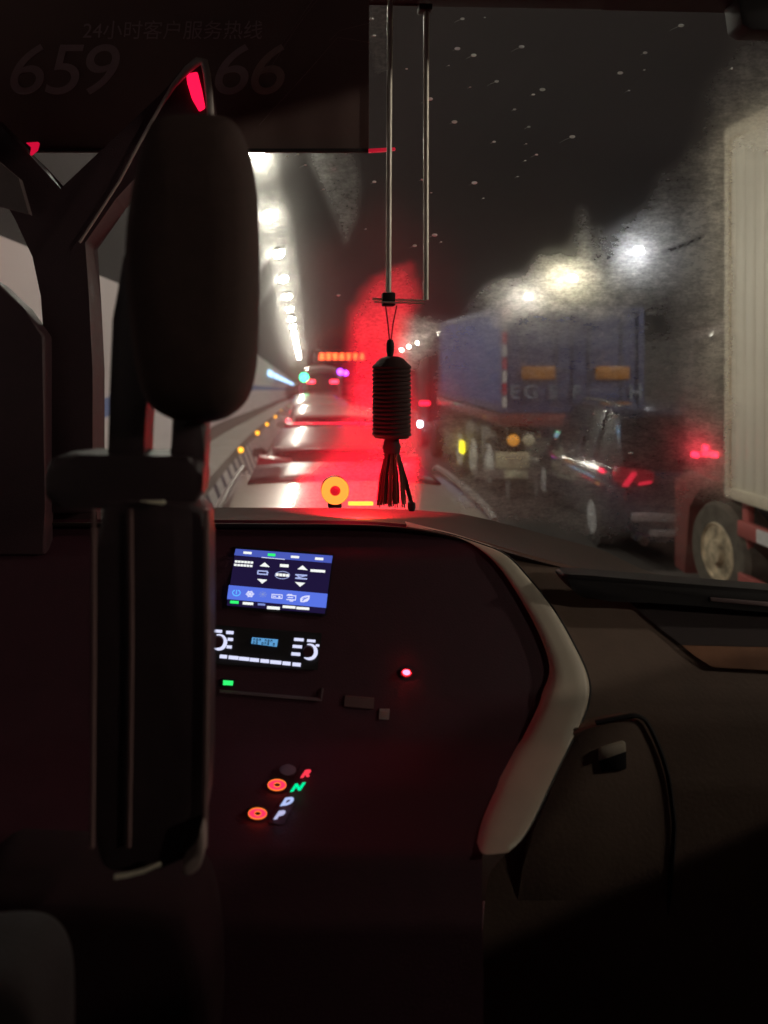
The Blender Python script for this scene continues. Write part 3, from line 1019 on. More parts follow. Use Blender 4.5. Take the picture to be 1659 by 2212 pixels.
# ---- driver seat
se = thing('driver_seat', 'black driver seat with tall headrest on two posts', 'seat', at(320, 2300, .9))
hr = [(345, 262), (400, 256), (500, 258), (528, 290), (548, 360), (557, 450), (558, 620), (555, 760), (550, 810), (535, 865), (500, 900), (455, 914), (385, 912), (345, 893), (318, 860), (300, 780), (285, 640), (282, 520), (300, 400), (325, 300)]
pillow(hr, .86, .085, 'headrest', seat_cloth, se, back=.06, rnd=.62)
mb = MB()
mb.prism([at(x, y, .86) for x, y in ((290, 480), (262, 560), (243, 690), (236, 860), (233, 985), (233, 1060), (308, 1060), (311, 985), (316, 870), (330, 700), (335, 480))], (0, .05, 0), bevel=.006)
mb.build('headrest_post', seat_shell, se)
mb = MB()
mb.prism([at(x, y, .865) for x, y in ((372, 880), (368, 985), (368, 1060), (440, 1060), (442, 985), (445, 890))], (0, .05, 0), bevel=.006)
mb.build('headrest_post', seat_shell, se)
# cross bar
mb = MB()
mb.prism([at(x, y, .85) for x, y in chaikin([(92, 1000), (130, 982), (300, 984), (395, 986), (436, 995), (440, 1040), (432, 1095), (300, 1100), (150, 1100), (92, 1090)], 1, True)], (0, .06, 0), bevel=.009, seg=3)
mb.build('cross_bar', seat_shell, se)
# back shell with side tubes
back = [(196, 1085), (300, 1082), (446, 1085), (449, 1200), (449, 1500), (447, 1700), (440, 1800), (420, 1850), (380, 1872), (245, 1895), (205, 1860), (196, 1700)]
mb = MB()
mb.prism([at(x, y, .845) for x, y in chaikin(back, 1, True)], (0, .07, 0), bevel=.008, seg=3)
mb.build('backrest', seat_shell, se)
for xx, rr in ((203, .0028), (283, .0024), (446, .0032)):
    mb = MB()
    mb.tube([at(xx, 1100, .838), at(xx + (2 if xx > 250 else 0), 1400, .838), at(xx - 2, 1700, .838), at(xx - 4, 1830, .838)], rr, 8)
    mb.build('edge_piping', mat('piping', (.20, .12, .115), .35), se)
mb = MB()
mb.tube([at(x, y, .83) for x, y in ((248, 1894), (275, 1890), (310, 1881), (335, 1870), (348, 1866))], .0028, 8)
mb.build('metal_handle', mat('handle_metal', (.9, .82, .64), .3, metal=.1), se)
mb = MB()
mb.prism([at(x, y, .83) for x, y in ((301, 1083), (352, 1082), (358, 1087), (352, 1091), (325, 1087))], (0, .006, 0), bevel=.0006)
mb.build('belt_tongue', mat('handle_metal', (.9, .82, .64), .3, metal=.1), se)
pillow([(392, 1862), (425, 1835), (434, 1780), (440, 1770), (446, 1790), (444, 1840), (430, 1872), (400, 1885)], .83, .012, 'side_knob', mat('knob_grey', (.30, .22, .2), .5), se, back=.02)
pillow([(-120, 1880), (120, 1890), (330, 1900), (470, 1930), (480, 2400), (-120, 2500)], .92, .05, 'seat_cushion', mat('cushion_black', (.02, .008, .010), .95, spec=.1), se, back=.1, rnd=.2)
ar = pillow([(-120, 2060), (10, 2048), (75, 2062), (115, 2110), (132, 2190), (130, 2400), (-120, 2400)], .72, .04, 'passenger_cushion', mat('cushion_brown', (.014, .006, .007), .9, bump=.4), None, back=.06, rnd=.3)
ar.name = 'seat_cushion'
tag(ar, 'rounded brownish cushion edge at the lower left corner', 'cushion')

# ---- sun blind with its rods
bl = thing('sun_blind', 'dark roller blind with faint digits covering the upper left windscreen', 'sun blind', at(400, 325, 1.72))
mb = MB()
mb.prism([at(x, y, 1.70) for x, y in ((-260, -260), (797, -260), (797, 323), (-260, 323))], (0, .004, 0))
mb.build('shade', shade_cloth, bl)
mb = MB()
mb.prism([at(x, y, 1.695) for x, y in ((-260, 320), (800, 320), (800, 328), (-260, 328))], (0, .012, 0), bevel=.002)
mb.build('bottom_bar', deep_black, bl)
mb = MB()
mb.prism([at(x, y, 1.69) for x, y in ((796, 321), (853, 318), (855, 323), (828, 326), (797, 328))], (0, .012, 0), bevel=.001)
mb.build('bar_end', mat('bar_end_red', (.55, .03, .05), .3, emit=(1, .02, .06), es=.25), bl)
for x0, y0, y1, yy in ((839, -60, 640, 1.66), (920, 16, 648, 1.66)):
    mb = MB()
    mb.tube([at(x0 + (1 if x0 > 900 else 4), y0, yy), at(x0, y1, yy)], .0062, 10)
    mb.build('guide_rod', rod_metal, bl)
for q, dd in ((at(839, 647, 1.655), (.028, .03, .030)), (at(918, 20, 1.66), (.03, .03, .014))):
    mb = MB()
    mb.box(q, dd, bevel=.003)
    mb.build('rod_clip', deep_black, bl)
mb = MB()
mb.tube([at(805, 646, 1.65), at(917, 650, 1.65)], .0026, 8)
mb.tube([at(808, 652, 1.64), at(917, 656, 1.64)], .0022, 8)
mb.build('cross_bar', rod_metal, bl)
for txt, px, mm in (('6', 50, print_grey), ('5', 130, print_grey), ('9', 205, print_grey), ('6', 492, print_grey), ('6', 570, print_lit)):
    p = at(px, 156, 1.699)
    text_obj(txt, .165, Matrix.Translation(p) @ UP @ Matrix.Diagonal((1.1, 1, 1, 1)), mm, bl, 'lettering', shear=.22, extrude=.0006, bold=.0)
p = at(372, 68, 1.698)
text_obj('24小时客户服务热线', .046, Matrix.Translation(p) @ UP, print_grey, bl, 'lettering', shear=.1, extrude=.0004)
mb = MB()
for q in (((700, -20), (640, 60), (596, 128), (575, 160)), ((690, -20), (630, 65), (590, 120), (560, 165)), ((800, 92), (730, 80), (660, 160), (560, 270)), ((797, 50), (733, 66), (712, 88))):
    mb.tube([at(x, y, 1.698) for x, y in q], .0004, 4)
mb.build('crease', print_grey, bl)

# ---- hanging ornament
orn = thing('hanging_ornament', 'dark ribbed barrel ornament with tassel hanging from the blind rods', 'ornament', at(845, 850, 1.64))
cords = mat('cord_dark', (.06, .012, .016), .8)
mb = MB()
mb.tube([at(833, 660, 1.64), at(838, 700, 1.64), at(842, 742, 1.64)], .0016, 6)
mb.tube([at(857, 660, 1.64), at(849, 700, 1.64), at(844, 742, 1.64)], .0016, 6)
mb.build('cord', cords, orn)
mb = MB()
c0 = at(843, 752, 1.64)
mb.lathe([(.001, .02), (.006, .018), (.0085, .010), (.0085, -.006), (.0065, -.016), (.004, -.03)], c0, 'Z', 12)
mb.build('bead', deep_black, orn)
c0 = at(846, 945, 1.64)
sz = 1.64 / F
prof = [(.001, 176 * sz), (14 * sz, 175 * sz), (26 * sz, 170 * sz), (35 * sz, 160 * sz)]
for k in range(17):
    z = 153 - k * 9
    prof += [(39.5 * sz, (z + 3) * sz), (42.2 * sz, z * sz), (41.5 * sz, (z - 3.5) * sz), (38.5 * sz, (z - 5) * sz)]
prof += [(37 * sz, 0), (20 * sz, -1 * sz), (.001, -1 * sz)]
mb = MB()
mb.lathe(prof, c0, 'Z', 36)
mb.build('barrel', mat('barrel_weave', (.05, .014, .014), .75, scale=60, bump=.4), orn)
mb = MB()
mb.lathe([(13 * sz, 2 * sz), (16 * sz, -8 * sz), (20 * sz, -22 * sz), (17 * sz, -34 * sz)], c0, 'Z', 20)
mb.build('tassel_cap', cords, orn)
mb = MB()
random.seed(3)
for k in range(90):
    a = random.random() * 2 * math.pi
    q = math.sqrt(random.random())
    top = c0 + Vector((12 * q * math.cos(a) * sz, 12 * q * math.sin(a) * sz, -26 * sz))
    L_ = random.uniform(132, 150)
    end = c0 + Vector((34 * q * math.cos(a) * sz - 2 * sz, 30 * q * math.sin(a) * sz, -L_ * sz))
    mid = (top + end) / 2 + Vector((5 * q * math.cos(a) * sz, 0, 0))
    mb.tube([top, mid, end], .0013, 4)
for k in range(5):
    top = c0 + Vector((14 * sz, 0, -30 * sz))
    end = c0 + Vector(((38 + 2.5 * k) * sz, 0, -(138 + 3 * k) * sz))
    mid = c0 + Vector(((25 + 2 * k) * sz, 0, -90 * sz))
    mb.tube([top, mid, end], .0011, 4)
mb.build('tassel', mat('tassel', (.10, .035, .02), .8, scale=40, vary=.4), orn)
mb = MB()
mb.lathe([(.001, .008), (.008, .004), (.009, -.006), (.006, -.014)], at(889, 1090, 1.62), 'Z', 12)
mb.build('tassel_bead', deep_black, orn)

# ---- dashboard
da = thing('dashboard', 'dark coach dashboard with curved silver trim and beige passenger side', 'dashboard', at(800, 1500, 1.4))
far_e = [(-300, 1088), (445, 1096), (700, 1097), (890, 1101), (1000, 1110), (1066, 1125), (1150, 1147), (1226, 1168), (1301, 1187), (1350, 1212), (1395, 1234), (1450, 1247), (1540, 1259), (1659, 1271), (1800, 1283)]
near_e = [(-300, 1128), (445, 1131), (700, 1132), (800, 1134), (878, 1140), (950, 1152), (1066, 1184), (1160, 1212), (1264, 1238), (1350, 1256), (1500, 1279), (1659, 1296), (1800, 1310)]
xs = [-300 + 35 * i for i in range(61)]
xs = [x for x in xs if x <= 1800]
Yfar = 1.80
Ynear = 1.50


def fe(x): return interp(x, [p[0] for p in far_e], [p[1] for p in far_e])
def ne(x): return interp(x, [p[0] for p in near_e], [p[1] for p in near_e])


mb = MB()
rows = []
rows.append([at(x, fe(x), Yfar) + Vector((0, .012, -.3)) for x in xs])
rows.append([at(x, fe(x), Yfar) + Vector((0, .010, -.012)) for x in xs])
for t in (0, .03, .1, .3, .6, .85, .95, 1.0):
    row = []
    for x in xs:
        a, b = at(x, fe(x), Yfar), at(x, ne(x), Ynear)
        q = a.lerp(b, t)
        q.z -= .010 * math.sin(math.pi * t)
        row.append(q)
    rows.append(row)
rows.append([at(x, ne(x) + 6, Ynear) + Vector((0, .004, 0)) for x in xs])
rows.append([at(x, ne(x) + 10, Ynear) + Vector((0, .02, -.004)) for x in xs])
mb.grid(rows)
mb.build('cowl', cowl_mat, da, angle=35)


def Ypan(py):
    return interp(py, [1100, 1135, 1200, 1350, 1500, 1600, 1700, 1850, 2000, 2400], [1.56, 1.535, 1.47, 1.41, 1.35, 1.29, 1.20, 1.09, 1.03, .95])


def Yright(py):
    return interp(py, [1100, 1180, 1240, 1300, 1400, 1500, 1560, 1700, 2400], [1.60, 1.54, 1.49, 1.455, 1.40, 1.345, 1.325, 1.30, 1.26])


inner = [(878, 1132), (930, 1145), (991, 1160), (1033, 1182), (1080, 1224), (1127, 1295), (1170, 1375), (1191, 1436), (1189, 1469), (1165, 1535), (1113, 1639), (1057, 1755), (1036, 1826), (1036, 1900), (1040, 2400)]
outer = [(878, 1138), (960, 1151), (1040, 1176), (1094, 1196), (1141, 1248), (1198, 1318), (1245, 1403), (1271, 1460), (1275, 1502), (1259, 1554), (1207, 1652), (1160, 1755), (1127, 1812), (1085, 1860), (1050, 1900), (1040, 2400)]
inner = chaikin(inner, 2)
outer = chaikin(outer, 2)
pys = [1105 + 18 * i for i in range(72)]


def cpt(x, py, fn):
    q = max(py, ne(x) - 8)
    return at(x, q, fn(q))


mb = MB()
rows = []
for py in pys:
    xi = interp(py, [p[1] for p in inner], [p[0] for p in inner]) + 6
    rows.append([cpt(-260 + (xi + 260) * k / 24, py, Ypan) for k in range(25)])
mb.grid(rows)
mb.build('centre_panel', black_plastic, da, angle=50)
mb = MB()
rows = []
for py in pys:
    xo = interp(py, [p[1] for p in outer], [p[0] for p in outer]) - 6
    rows.append([cpt(xo + (1800 - xo) * k / 24, py, Yright) for k in range(25)])
mb.grid(rows)
mb.build('passenger_panel', beige_dash, da, angle=50)
ii = resample([p for p in inner if p[1] < 1825] + [(1037, 1838)], 60)
oo = resample([p for p in outer if p[1] < 1800] + [(1122, 1815), (1104, 1832)], 60)
mb = MB()
rows = []
for (a, b) in zip(ii, oo):
    ya, yb = min(Ypan(a[1]), Yright(a[1])) - .006, min(Yright(b[1]), Ypan(b[1])) - .006
    row = []
    A, B = at(a[0], a[1], ya), at(b[0], b[1], yb)
    row.append(A + Vector((0, .025, 0)))
    wdt = (B - A).length
    for t in (0, .05, .15, .35, .6, .85, .95, 1):
        q = A.lerp(B, t)
        q.y -= min(.012, wdt * .2) * (1 - (2 * t - 1) ** 8)
        row.append(q)
    row.append(B + Vector((0, .025, 0)))
    rows.append(row)
mb.grid(rows)
mb.build('trim_band', silver_trim, da, angle=60)
# groove along the outside of the trim
mb = MB()
mb.tube([at(p[0] + 1, p[1], min(Yright(p[1]), Ypan(p[1])) - .003) for p in oo if p[1] < 1830], .0028, 6)
mb.build('trim_seal', deep_black, da)
# grab bar, recess shade sheet, wood strip
mb = MB()
bp = chaikin([(1206, 1243), (1240, 1240), (1400, 1254), (1659, 1275), (1790, 1286), (1790, 1334), (1659, 1323), (1450, 1304), (1273, 1298), (1250, 1288)], 1, True)
mb.prism([at(x, y, 1.405) for x, y in bp], (0, .05, 0), bevel=.008, seg=3)
gb = mb.build('grab_bar', deep_black, da)
mb = MB()
mb.prism([at(x, y, 1.402) for x, y in ((1535, 1291), (1790, 1312), (1790, 1322), (1535, 1299))], (0, .006, 0), bevel=.001)
mb.build('bar_inlay', mat('inlay', (.28, .2, .2), .5), gb)
mb = MB()
mb.grid([[at(x, y, Yright(y) - .006) for x, y in r] for r in (((1352, 1294), (1500, 1300), (1800, 1318)), ((1410, 1345), (1520, 1348), (1800, 1358)), ((1471, 1393), (1600, 1396), (1800, 1400)))])
mb.build('recess_shade_sheet', mat('recess_shade', (.055, .036, .036), .8), da)  # flat dark sheet painting the shade inside a recess
mb = MB()
mb.grid([[at(x, y, Yright(y) - .007) for x, y in r] for r in (((1473, 1394), (1600, 1397), (1800, 1401)), ((1505, 1420), (1600, 1424), (1800, 1428)), ((1540, 1441), (1640, 1447), (1800, 1453)))])
mb.build('wood_strip', brown_strip, da)
# glovebox door
gd = chaikin([(1215, 1590), (1290, 1568), (1376, 1552), (1396, 1572), (1436, 1668), (1446, 1750), (1450, 1800), (1434, 1965), (1416, 2104), (1392, 2140), (1235, 2202), (1120, 2250), (1110, 2000), (1135, 1830), (1160, 1780), (1206, 1690)], 1, True)
mb = MB()
mb.prism([at(x, y, Yright(1700) - .014) for x, y in gd], (0, .03, 0), bevel=.004)
gdo = mb.build('glovebox_door', beige_dash, da)
mb = MB()
gl = chaikin([(1287, 1561), (1330, 1552), (1380, 1543), (1404, 1566), (1442, 1662), (1453, 1747), (1458, 1795), (1441, 1968), (1423, 2109), (1398, 2148), (1240, 2209)], 2)
mb.tube([at(x, y, Yright(1700) - .012) for x, y in gl], .0042, 6)
mb.build('door_gap', deep_black, da)
mb = MB()
mb.prism([at(x, y, Yright(1700) - .018) for x, y in ((1294, 1621), (1300, 1616), (1345, 1602), (1352, 1605), (1353, 1624), (1294, 1645))], (0, .012, 0), bevel=.0015)
mb.build('latch', mat('latch_plate', (.9, .78, .62), .4), gdo)
mb = MB()
mb.prism([at(x, y, Yright(1700) - .016) for x, y in ((1294, 1640), (1353, 1622), (1354, 1658), (1350, 1663), (1300, 1668))], (0, .012, 0), bevel=.001)
mb.build('latch_recess', deep_black, gdo)


# ---- lit controls on the centre panel
def plate(polys, name, m, parent, f, off=.004, th=.003, bevel=0):
    mb = MB()
    for poly in polys:
        pts = []
        for x, y in poly:
            px, py = f(x, y)
            p = at(px, py, Ypan(py) - off)
            pts.append(p)
        mb.prism(pts, (0, th, 0), bevel=bevel)
    return mb.build(name, m, parent, smooth_=False)


def fr(zx, zy):   # crop with the screen and radio
    return ((780 + .3617 * zx) / 1.8228, (2100 + .3617 * zy) / 1.8228)


def fg(zx, zy):   # crop with the gear selector
    return ((780 + .603 * zx) / 1.8228, (2600 + .603 * zy) / 1.8228)


S = .071


def sq(cx, cy, w_, h_, s=S, sh=-.10):
    return [(cx - w_ / 2 + sh * -h_ / 2, cy - h_ / 2 - s * w_ / 2), (cx + w_ / 2 + sh * -h_ / 2, cy - h_ / 2 + s * w_ / 2), (cx + w_ / 2 + sh * h_ / 2, cy + h_ / 2 + s * w_ / 2), (cx - w_ / 2 + sh * h_ / 2, cy + h_ / 2 - s * w_ / 2)]


def ell(cx, cy, rx, ry, n=24, a0=0, a1=2 * math.pi):
    return [(cx + rx * math.cos(a0 + (a1 - a0) * k / n), cy + ry * math.sin(a0 + (a1 - a0) * k / n)) for k in range(n if a1 - a0 > 6.2 else n + 1)]


def ring_quads(cx, cy, rx, ry, t, n=28, a0=0, a1=2 * math.pi, ins=None):
    out = []
    ix, iy = (rx - t, ry - t) if ins is None else ins
    for k in range(n):
        a, b = a0 + (a1 - a0) * k / n, a0 + (a1 - a0) * (k + 1) / n
        out.append([(cx + rx * math.cos(a), cy + ry * math.sin(a)), (cx + rx * math.cos(b), cy + ry * math.sin(b)), (cx + ix * math.cos(b), cy + iy * math.sin(b)), (cx + ix * math.cos(a), cy + iy * math.sin(a))])
    return out


e_white = lamp_mat('ui_white', (.66, .68, .92), .85)
e_white2 = lamp_mat('ui_white_warm', (.85, .87, .85), .85)
e_soft = lamp_mat('ui_soft', (.42, .48, .85), .75)
e_blue = lamp_mat('ui_blue', (.075, .13, .58), 1.0)
e_blue2 = lamp_mat('ui_blue_top', (.06, .09, .42), .85)
e_dark = lamp_mat('ui_dark', (.010, .006, .032), 1.0)
e_cyan = lamp_mat('ui_cyan', (.10, .42, .9), 1.0)
e_cyan2 = lamp_mat('ui_cyan_bright', (.25, .6, 1), .9)
e_green = lamp_mat('ui_green', (.03, .85, .16), .9)
e_red = lamp_mat('ui_red', (1, .03, .07), 1.5)
e_teal = lamp_mat('ui_teal', (.0, .75, .30), .9)

ts = thing('touch_screen', 'blue lit touch screen with white icons in the dashboard centre', 'screen', at(605, 1255, 1.43))
plate([[(395, 150), (1480, 228), (1395, 900), (295, 805)]], 'bezel', deep_black, ts, fr, off=.006, th=.006)
plate([[(410, 170), (1465, 245), (1380, 875), (312, 785)]], 'display', e_dark, ts, fr, off=.0085, th=.002)
plate([[(410, 170), (1465, 245), (1453, 325), (393, 238)]], 'tab_bar', e_blue2, ts, fr, off=.010, th=.001)
plate([[(335, 565), (1410, 660), (1392, 812), (315, 715)]], 'tool_bar', e_blue, ts, fr, off=.010, th=.001)
tri = lambda cx, cy, s: [(cx, cy - 26 * s), (cx + 55, cy + 20 * s + 5), (cx - 55, cy + 20 * s - 5)]
txts = [sq(538, 213, 90, 24), sq(1055, 258, 90, 24), sq(1318, 278, 90, 26), sq(938, 353, 95, 30), sq(1303, 410, 160, 26)]
for cx, cy, w_ in ((500, 313, 205), (492, 350, 205)):
    for k in range(6):
        txts.append(sq(cx - w_ / 2 + 17 + k * 34, cy - S * (w_ / 2 - 17 - k * 34), 29, 22))
for k in range(4):
    txts.append(sq(862 + k * 37, 450 + k * 3, 32, 28))
for poly in txts + [tri(725, 343, 1), tri(1137, 376, 1), tri(698, 522, -1), tri(1110, 556, -1), sq(820, 765 + 48, 140, 30), sq(990, 803, 140, 26), sq(1140, 818, 140, 26), sq(543, 765, 115, 26)]:
    plate([poly], 'icon', e_white2, ts, fr, off=.0115, th=.001)
plate([[(690, 259), (945, 281), (945, 287), (690, 265)]], 'tab_underline', e_white, ts, fr, off=.0118, th=.001)
plate([sq(800, 235, 82, 26), sq(395, 750, 92, 28)], 'green_label', e_green, ts, fr, off=.0115, th=.001)
ic = []
ic += [sq(705, 412, 110, 12), sq(705, 446, 110, 12), sq(650, 428, 14, 36), [(735, 405), (770, 428), (735, 455), (748, 430)]]
ic += [sq(1122, 455, 130, 14), sq(1122, 493, 130, 14), [(1165, 458), (1180, 462), (1080, 492), (1062, 488)], [(1070, 460), (1084, 458), (1110, 476), (1100, 480)]]
ic += ring_quads(917, 456, 82, 42, 5, 28)
plate(ic, 'outline_icons', e_soft, ts, fr, off=.0115, th=.001)
ic = []
for k in range(6):          # snowflake
    a = math.pi * k / 6 * 2
    ca, sa = math.cos(a), math.sin(a)
    ic.append([(565 + ca * 46 - sa * 5, 662 + sa * 38 + ca * 5), (565 + ca * 46 + sa * 5, 662 + sa * 38 - ca * 5), (565 + sa * 5, 662 - ca * 5), (565 - sa * 5, 662 + ca * 5)])
    ic.append([(565 + ca * 34 - sa * 20, 662 + sa * 28 + ca * 17), (565 + ca * 36 + sa * 20, 662 + sa * 29 - ca * 17), (565 + ca * 24, 662 + sa * 20)])
ic += ring_quads(565, 662, 36, 30, 7, 12)
ic += [sq(860, 668, 118, 8), sq(855, 706, 118, 8), sq(802, 685, 8, 42), sq(915, 694, 8, 36), sq(830, 686, 38, 9), sq(885, 692, 22, 16)]
ic += [sq(1015, 678, 105, 9), sq(1062, 705, 9, 50), sq(1010, 724, 100, 9), sq(1005, 700, 60, 9), sq(1000, 668, 50, 9), sq(1015, 738, 40, 9)]
plate(ic, 'bar_icons', e_white, ts, fr, off=.0115, th=.001)
leaf = [(1112, 748), (1112, 712), (1135, 690), (1170, 680), (1216, 678), (1212, 715), (1190, 742), (1150, 750)]
plate([leaf], 'leaf_icon', e_white, ts, fr, off=.0112, th=.001)
plate([[(1130, 735), (1150, 712), (1195, 694), (1198, 700), (1155, 722), (1138, 740)], [(1128, 715), (1148, 700), (1180, 690), (1150, 706)]], 'leaf_vein', e_blue, ts, fr, off=.0122, th=.001)
rays = []
for k in range(8):
    a = math.pi / 4 * k
    ca, sa = math.cos(a), math.sin(a)
    rays.append([(705 + ca * 42 - sa * 4, 665 + sa * 34 + ca * 4), (705 + ca * 42 + sa * 4, 665 + sa * 34 - ca * 4), (705 + ca * 24 + sa * 4, 665 + sa * 20 - ca * 4), (705 + ca * 24 - sa * 4, 665 + sa * 20 + ca * 4)])
rays.append(ell(705, 665, 17, 14))
rays.append(sq(690, 775, 80, 20))
plate(rays, 'dim_icons', lamp_mat('ui_dim', (.2, .26, .62), .8), ts, fr, off=.0115, th=.001)
plate(ring_quads(417, 648, 46, 36, 9, 28, -1.1, 4.25) + [sq(417, 640, 9, 46)], 'power_icon', e_cyan, ts, fr, off=.0115, th=.001)

ra = thing('radio', 'car radio with two lit knobs and pale backlit buttons under the screen', 'radio', at(570, 1400, 1.39))
plate([[(120, 1005), (1345, 1100), (1300, 1490), (75, 1420)]], 'faceplate', deep_black, ra, fr, off=.006, th=.006)


def crescent(cx, cy, r, a0, a1, tmax, n=22):
    out = []
    for k in range(n):
        q = []
        for kk in (k, k + 1):
            a = a0 + (a1 - a0) * kk / n
            t = tmax * max(.05, math.sin(math.pi * kk / n)) ** .7
            q.append(((cx + r * math.cos(a), cy + r * math.sin(a)), (cx + (r - t) * math.cos(a), cy + (r - t) * math.sin(a))))
        out.append([q[0][0], q[1][0], q[1][1], q[0][1]])
    return out


for cx, cy in ((228, 1188), (1215, 1293)):
    kn = plate([ell(cx - 12, cy, 58, 58, 26)], 'knob', black_plastic, ra, fr, off=.016, th=.014)
    plate(crescent(cx, cy, 88, -1.9, 2.35, 46), 'lit_ring', e_white, kn, fr, off=.009, th=.002)
btn = [sq(215, 1068, 90, 26), sq(345, 1083, 80, 28), sq(350, 1158, 58, 26), sq(338, 1240, 56, 26),
       sq(1097, 1160, 105, 26), sq(1232, 1174, 90, 22), sq(1080, 1236, 102, 26), sq(1064, 1318, 96, 28), sq(1300, 1224, 38, 18)]
x = [(275, 78), (385, 108), (500, 112), (613, 100), (725, 95), (845, 122), (962, 88), (1072, 90)]
btn += [sq(cx, 1345 + (cx - 275) * .109, w_, 32, .09, -.1) for cx, w_ in x]
for b in btn:
    plate([b], 'button', e_white, ra, fr, off=.009, th=.003)
plate([[(588, 1136), (870, 1160), (858, 1236), (578, 1200)]], 'display', lamp_mat('radio_lcd', (.10, .32, .62), .8), ra, fr, off=.0085, th=.002)
dk = []
for row, (y0, n_) in enumerate(((1160, 8), (1192, 8))):
    for k in range(n_):
        if (k + row) % 4 == 3: continue
        cx = 612 + k * 31 - row * 4
        cy = y0 + (cx - 612) * .085
        dk += [sq(cx, cy - 9, 18, 5), sq(cx - 8, cy, 5, 20), sq(cx + 7, cy + 2, 5, 16)]
        if k % 2: dk.append(sq(cx, cy + 9, 18, 5))
plate(dk, 'digits', deep_black, ra, fr, off=.0105, th=.002)

b = thing('push_switch', 'green lit switch below the radio', 'switch', at(492, 1476, 1.36))
plate([[(255, 1590), (400, 1600), (395, 1680), (250, 1668)]], 'body', deep_black, b, fr, off=.005, th=.005)
plate([sq(327, 1618, 108, 20), sq(325, 1643, 106, 20), sq(290, 1632, 30, 40), sq(362, 1634, 26, 40)], 'lit_symbol', e_green, b, fr, off=.007, th=.002)
b = thing('indicator_light', 'small round red light glowing on the bare right half of the panel', 'indicator', at(878, 1453, 1.37))
plate([ell(1362, 82, 40, 30)], 'bezel', black_plastic, b, fg, off=.005, th=.005)
plate([ell(1362, 82, 24, 15)], 'lens', lamp_mat('led_red', (1, .02, .035), 22), b, fg, off=.009, th=.004)
b = thing('label_tag', 'small pale square sticker below the red light', 'sticker', at(828, 1540, 1.33))
plate([[(1186, 318), (1252, 320), (1246, 388), (1180, 384)]], 'tag', mat('tag_grey', (.30, .22, .22), .7), b, fg, off=.003, th=.002)
plate([sq(1216, 340, 44, 5), sq(1214, 355, 40, 5), sq(1213, 368, 30, 5)], 'printed_lines', mat('ink', (.32, .2, .17), .6), b, fg, off=.0042, th=.001)
b = thing('storage_slot', 'shallow dark open slot under the radio', 'slot', at(650, 1510, 1.34))
plate([[(140, 200), (800, 255), (808, 190), (820, 192), (808, 268), (140, 212)]], 'lip', mat('lip', (.15, .10, .11), .5), b, fg, off=.006, th=.006)
plate([[(960, 235), (1150, 250), (1145, 318), (955, 300)]], 'flap', mat('flap_dark', (.13, .075, .075), .6), b, fg, off=.004, th=.004)

gs_ = thing('gear_selector', 'row of lit gear letters R N D P on the lower console', 'gear selector', at(630, 1715, 1.2))
plate([[(670, 690), (760, 697), (560, 1072), (455, 1060)]], 'panel', black_plastic, gs_, fg, off=.002, th=.003)
for ch, cx, cy, mm in (('R', 693, 743, lamp_mat('gear_red', (.9, .04, .07), .9)), ('N', 636, 832, e_teal), ('D', 570, 925, lamp_mat('gear_white', (.42, .50, .85), .85)), ('P', 517, 1013, lamp_mat('gear_pale', (.5, .5, .78), .75))):
    px, py = fg(cx, cy)
    p = at(px, py, Ypan(py) - .010)
    M = Matrix.Translation(p) @ Matrix.Rotation(R(-8), 4, 'Y') @ UP @ Matrix.Diagonal((1.15, .72, 1, 1))
    text_obj(ch, .019, M, mm, gs_, 'lettering', shear=.55, extrude=.001, bold=.0012)
for i, (cx, cy) in enumerate(((515, 816), (388, 1003))):
    b = thing('ring_switch', ('round switch ringed in glowing red, upper of two beside the gear letters', 'round switch ringed in glowing red, lower of two beside the gear letters')[i], 'switch', at(*fg(cx, cy), 1.2), 'red ringed switches')
    plate([ell(cx, cy, 66, 42, 30)], 'bezel', deep_black, b, fg, off=.005, th=.005)
    plate(ring_quads(cx, cy, 58, 34, 0, 32, ins=(26, 15)), 'glow_ring', lamp_mat('ring_red', (1, .012, .045), 2.2), b, fg, off=.008, th=.003)
    plate(ring_quads(cx, cy, 61, 37, 0, 32, ins=(57.5, 33.5)) + ring_quads(cx + 2, cy - 1, 23, 15, 0, 24, ins=(20, 12)), 'amber_rim', lamp_mat('ring_amber', (1, .22, .03), .8), b, fg, off=.0095, th=.002)
    plate([ell(cx, cy, 18, 10, 20)], 'cap', mat('cap_dark_red', (.12, .01, .015), .4), b, fg, off=.009, th=.003)
b = thing('lever_knob', 'dim greyish knob above the upper red ringed switch', 'knob', at(*fg(585, 728), 1.2))
plate([ell(585, 728, 52, 24, 24)], 'knob', mat('knob_dim', (.2, .14, .2), .5), b, fg, off=.012, th=.012, bevel=.002)

# ---- red beacon on the dash top
bc = thing('beacon_lamp', 'round glowing orange red lamp standing on the dashboard top', 'beacon', at(724, 1093, 1.63))
pc = at(724, 1060, 1.62)
mb = MB()
mb.lathe([(.001, .03), (.026, .03), (.031, .02), (.031, 0)], pc, 'Y', 32)
mb.box((pc.x, pc.y + .02, pc.z - .034), (.03, .02, .012), bevel=.002)
mb.build('housing', black_plastic, bc)
mb = MB()
mb.lathe([(.0115, -.004), (.016, -.0075), (.024, -.0075), (.0295, -.003), (.0305, .0), (.0115, 0), (.0115, -.004)], pc, 'Y', 40)
mb.build('ring_lens', lamp_mat('beacon_orange', (1, .19, .025), 1.8), bc)
mb = MB()
mb.lathe([(.001, -.003), (.0075, -.003), (.0112, -.001), (.0112, .002)], pc, 'Y', 24)
mb.build('centre_cap', mat('beacon_core', (.25, .01, .02), .3, emit=(1, .02, .05), es=.25), bc)
a, b_ = at(752, 1092, 1.66), at(806, 1083, 1.66)
mb = MB()
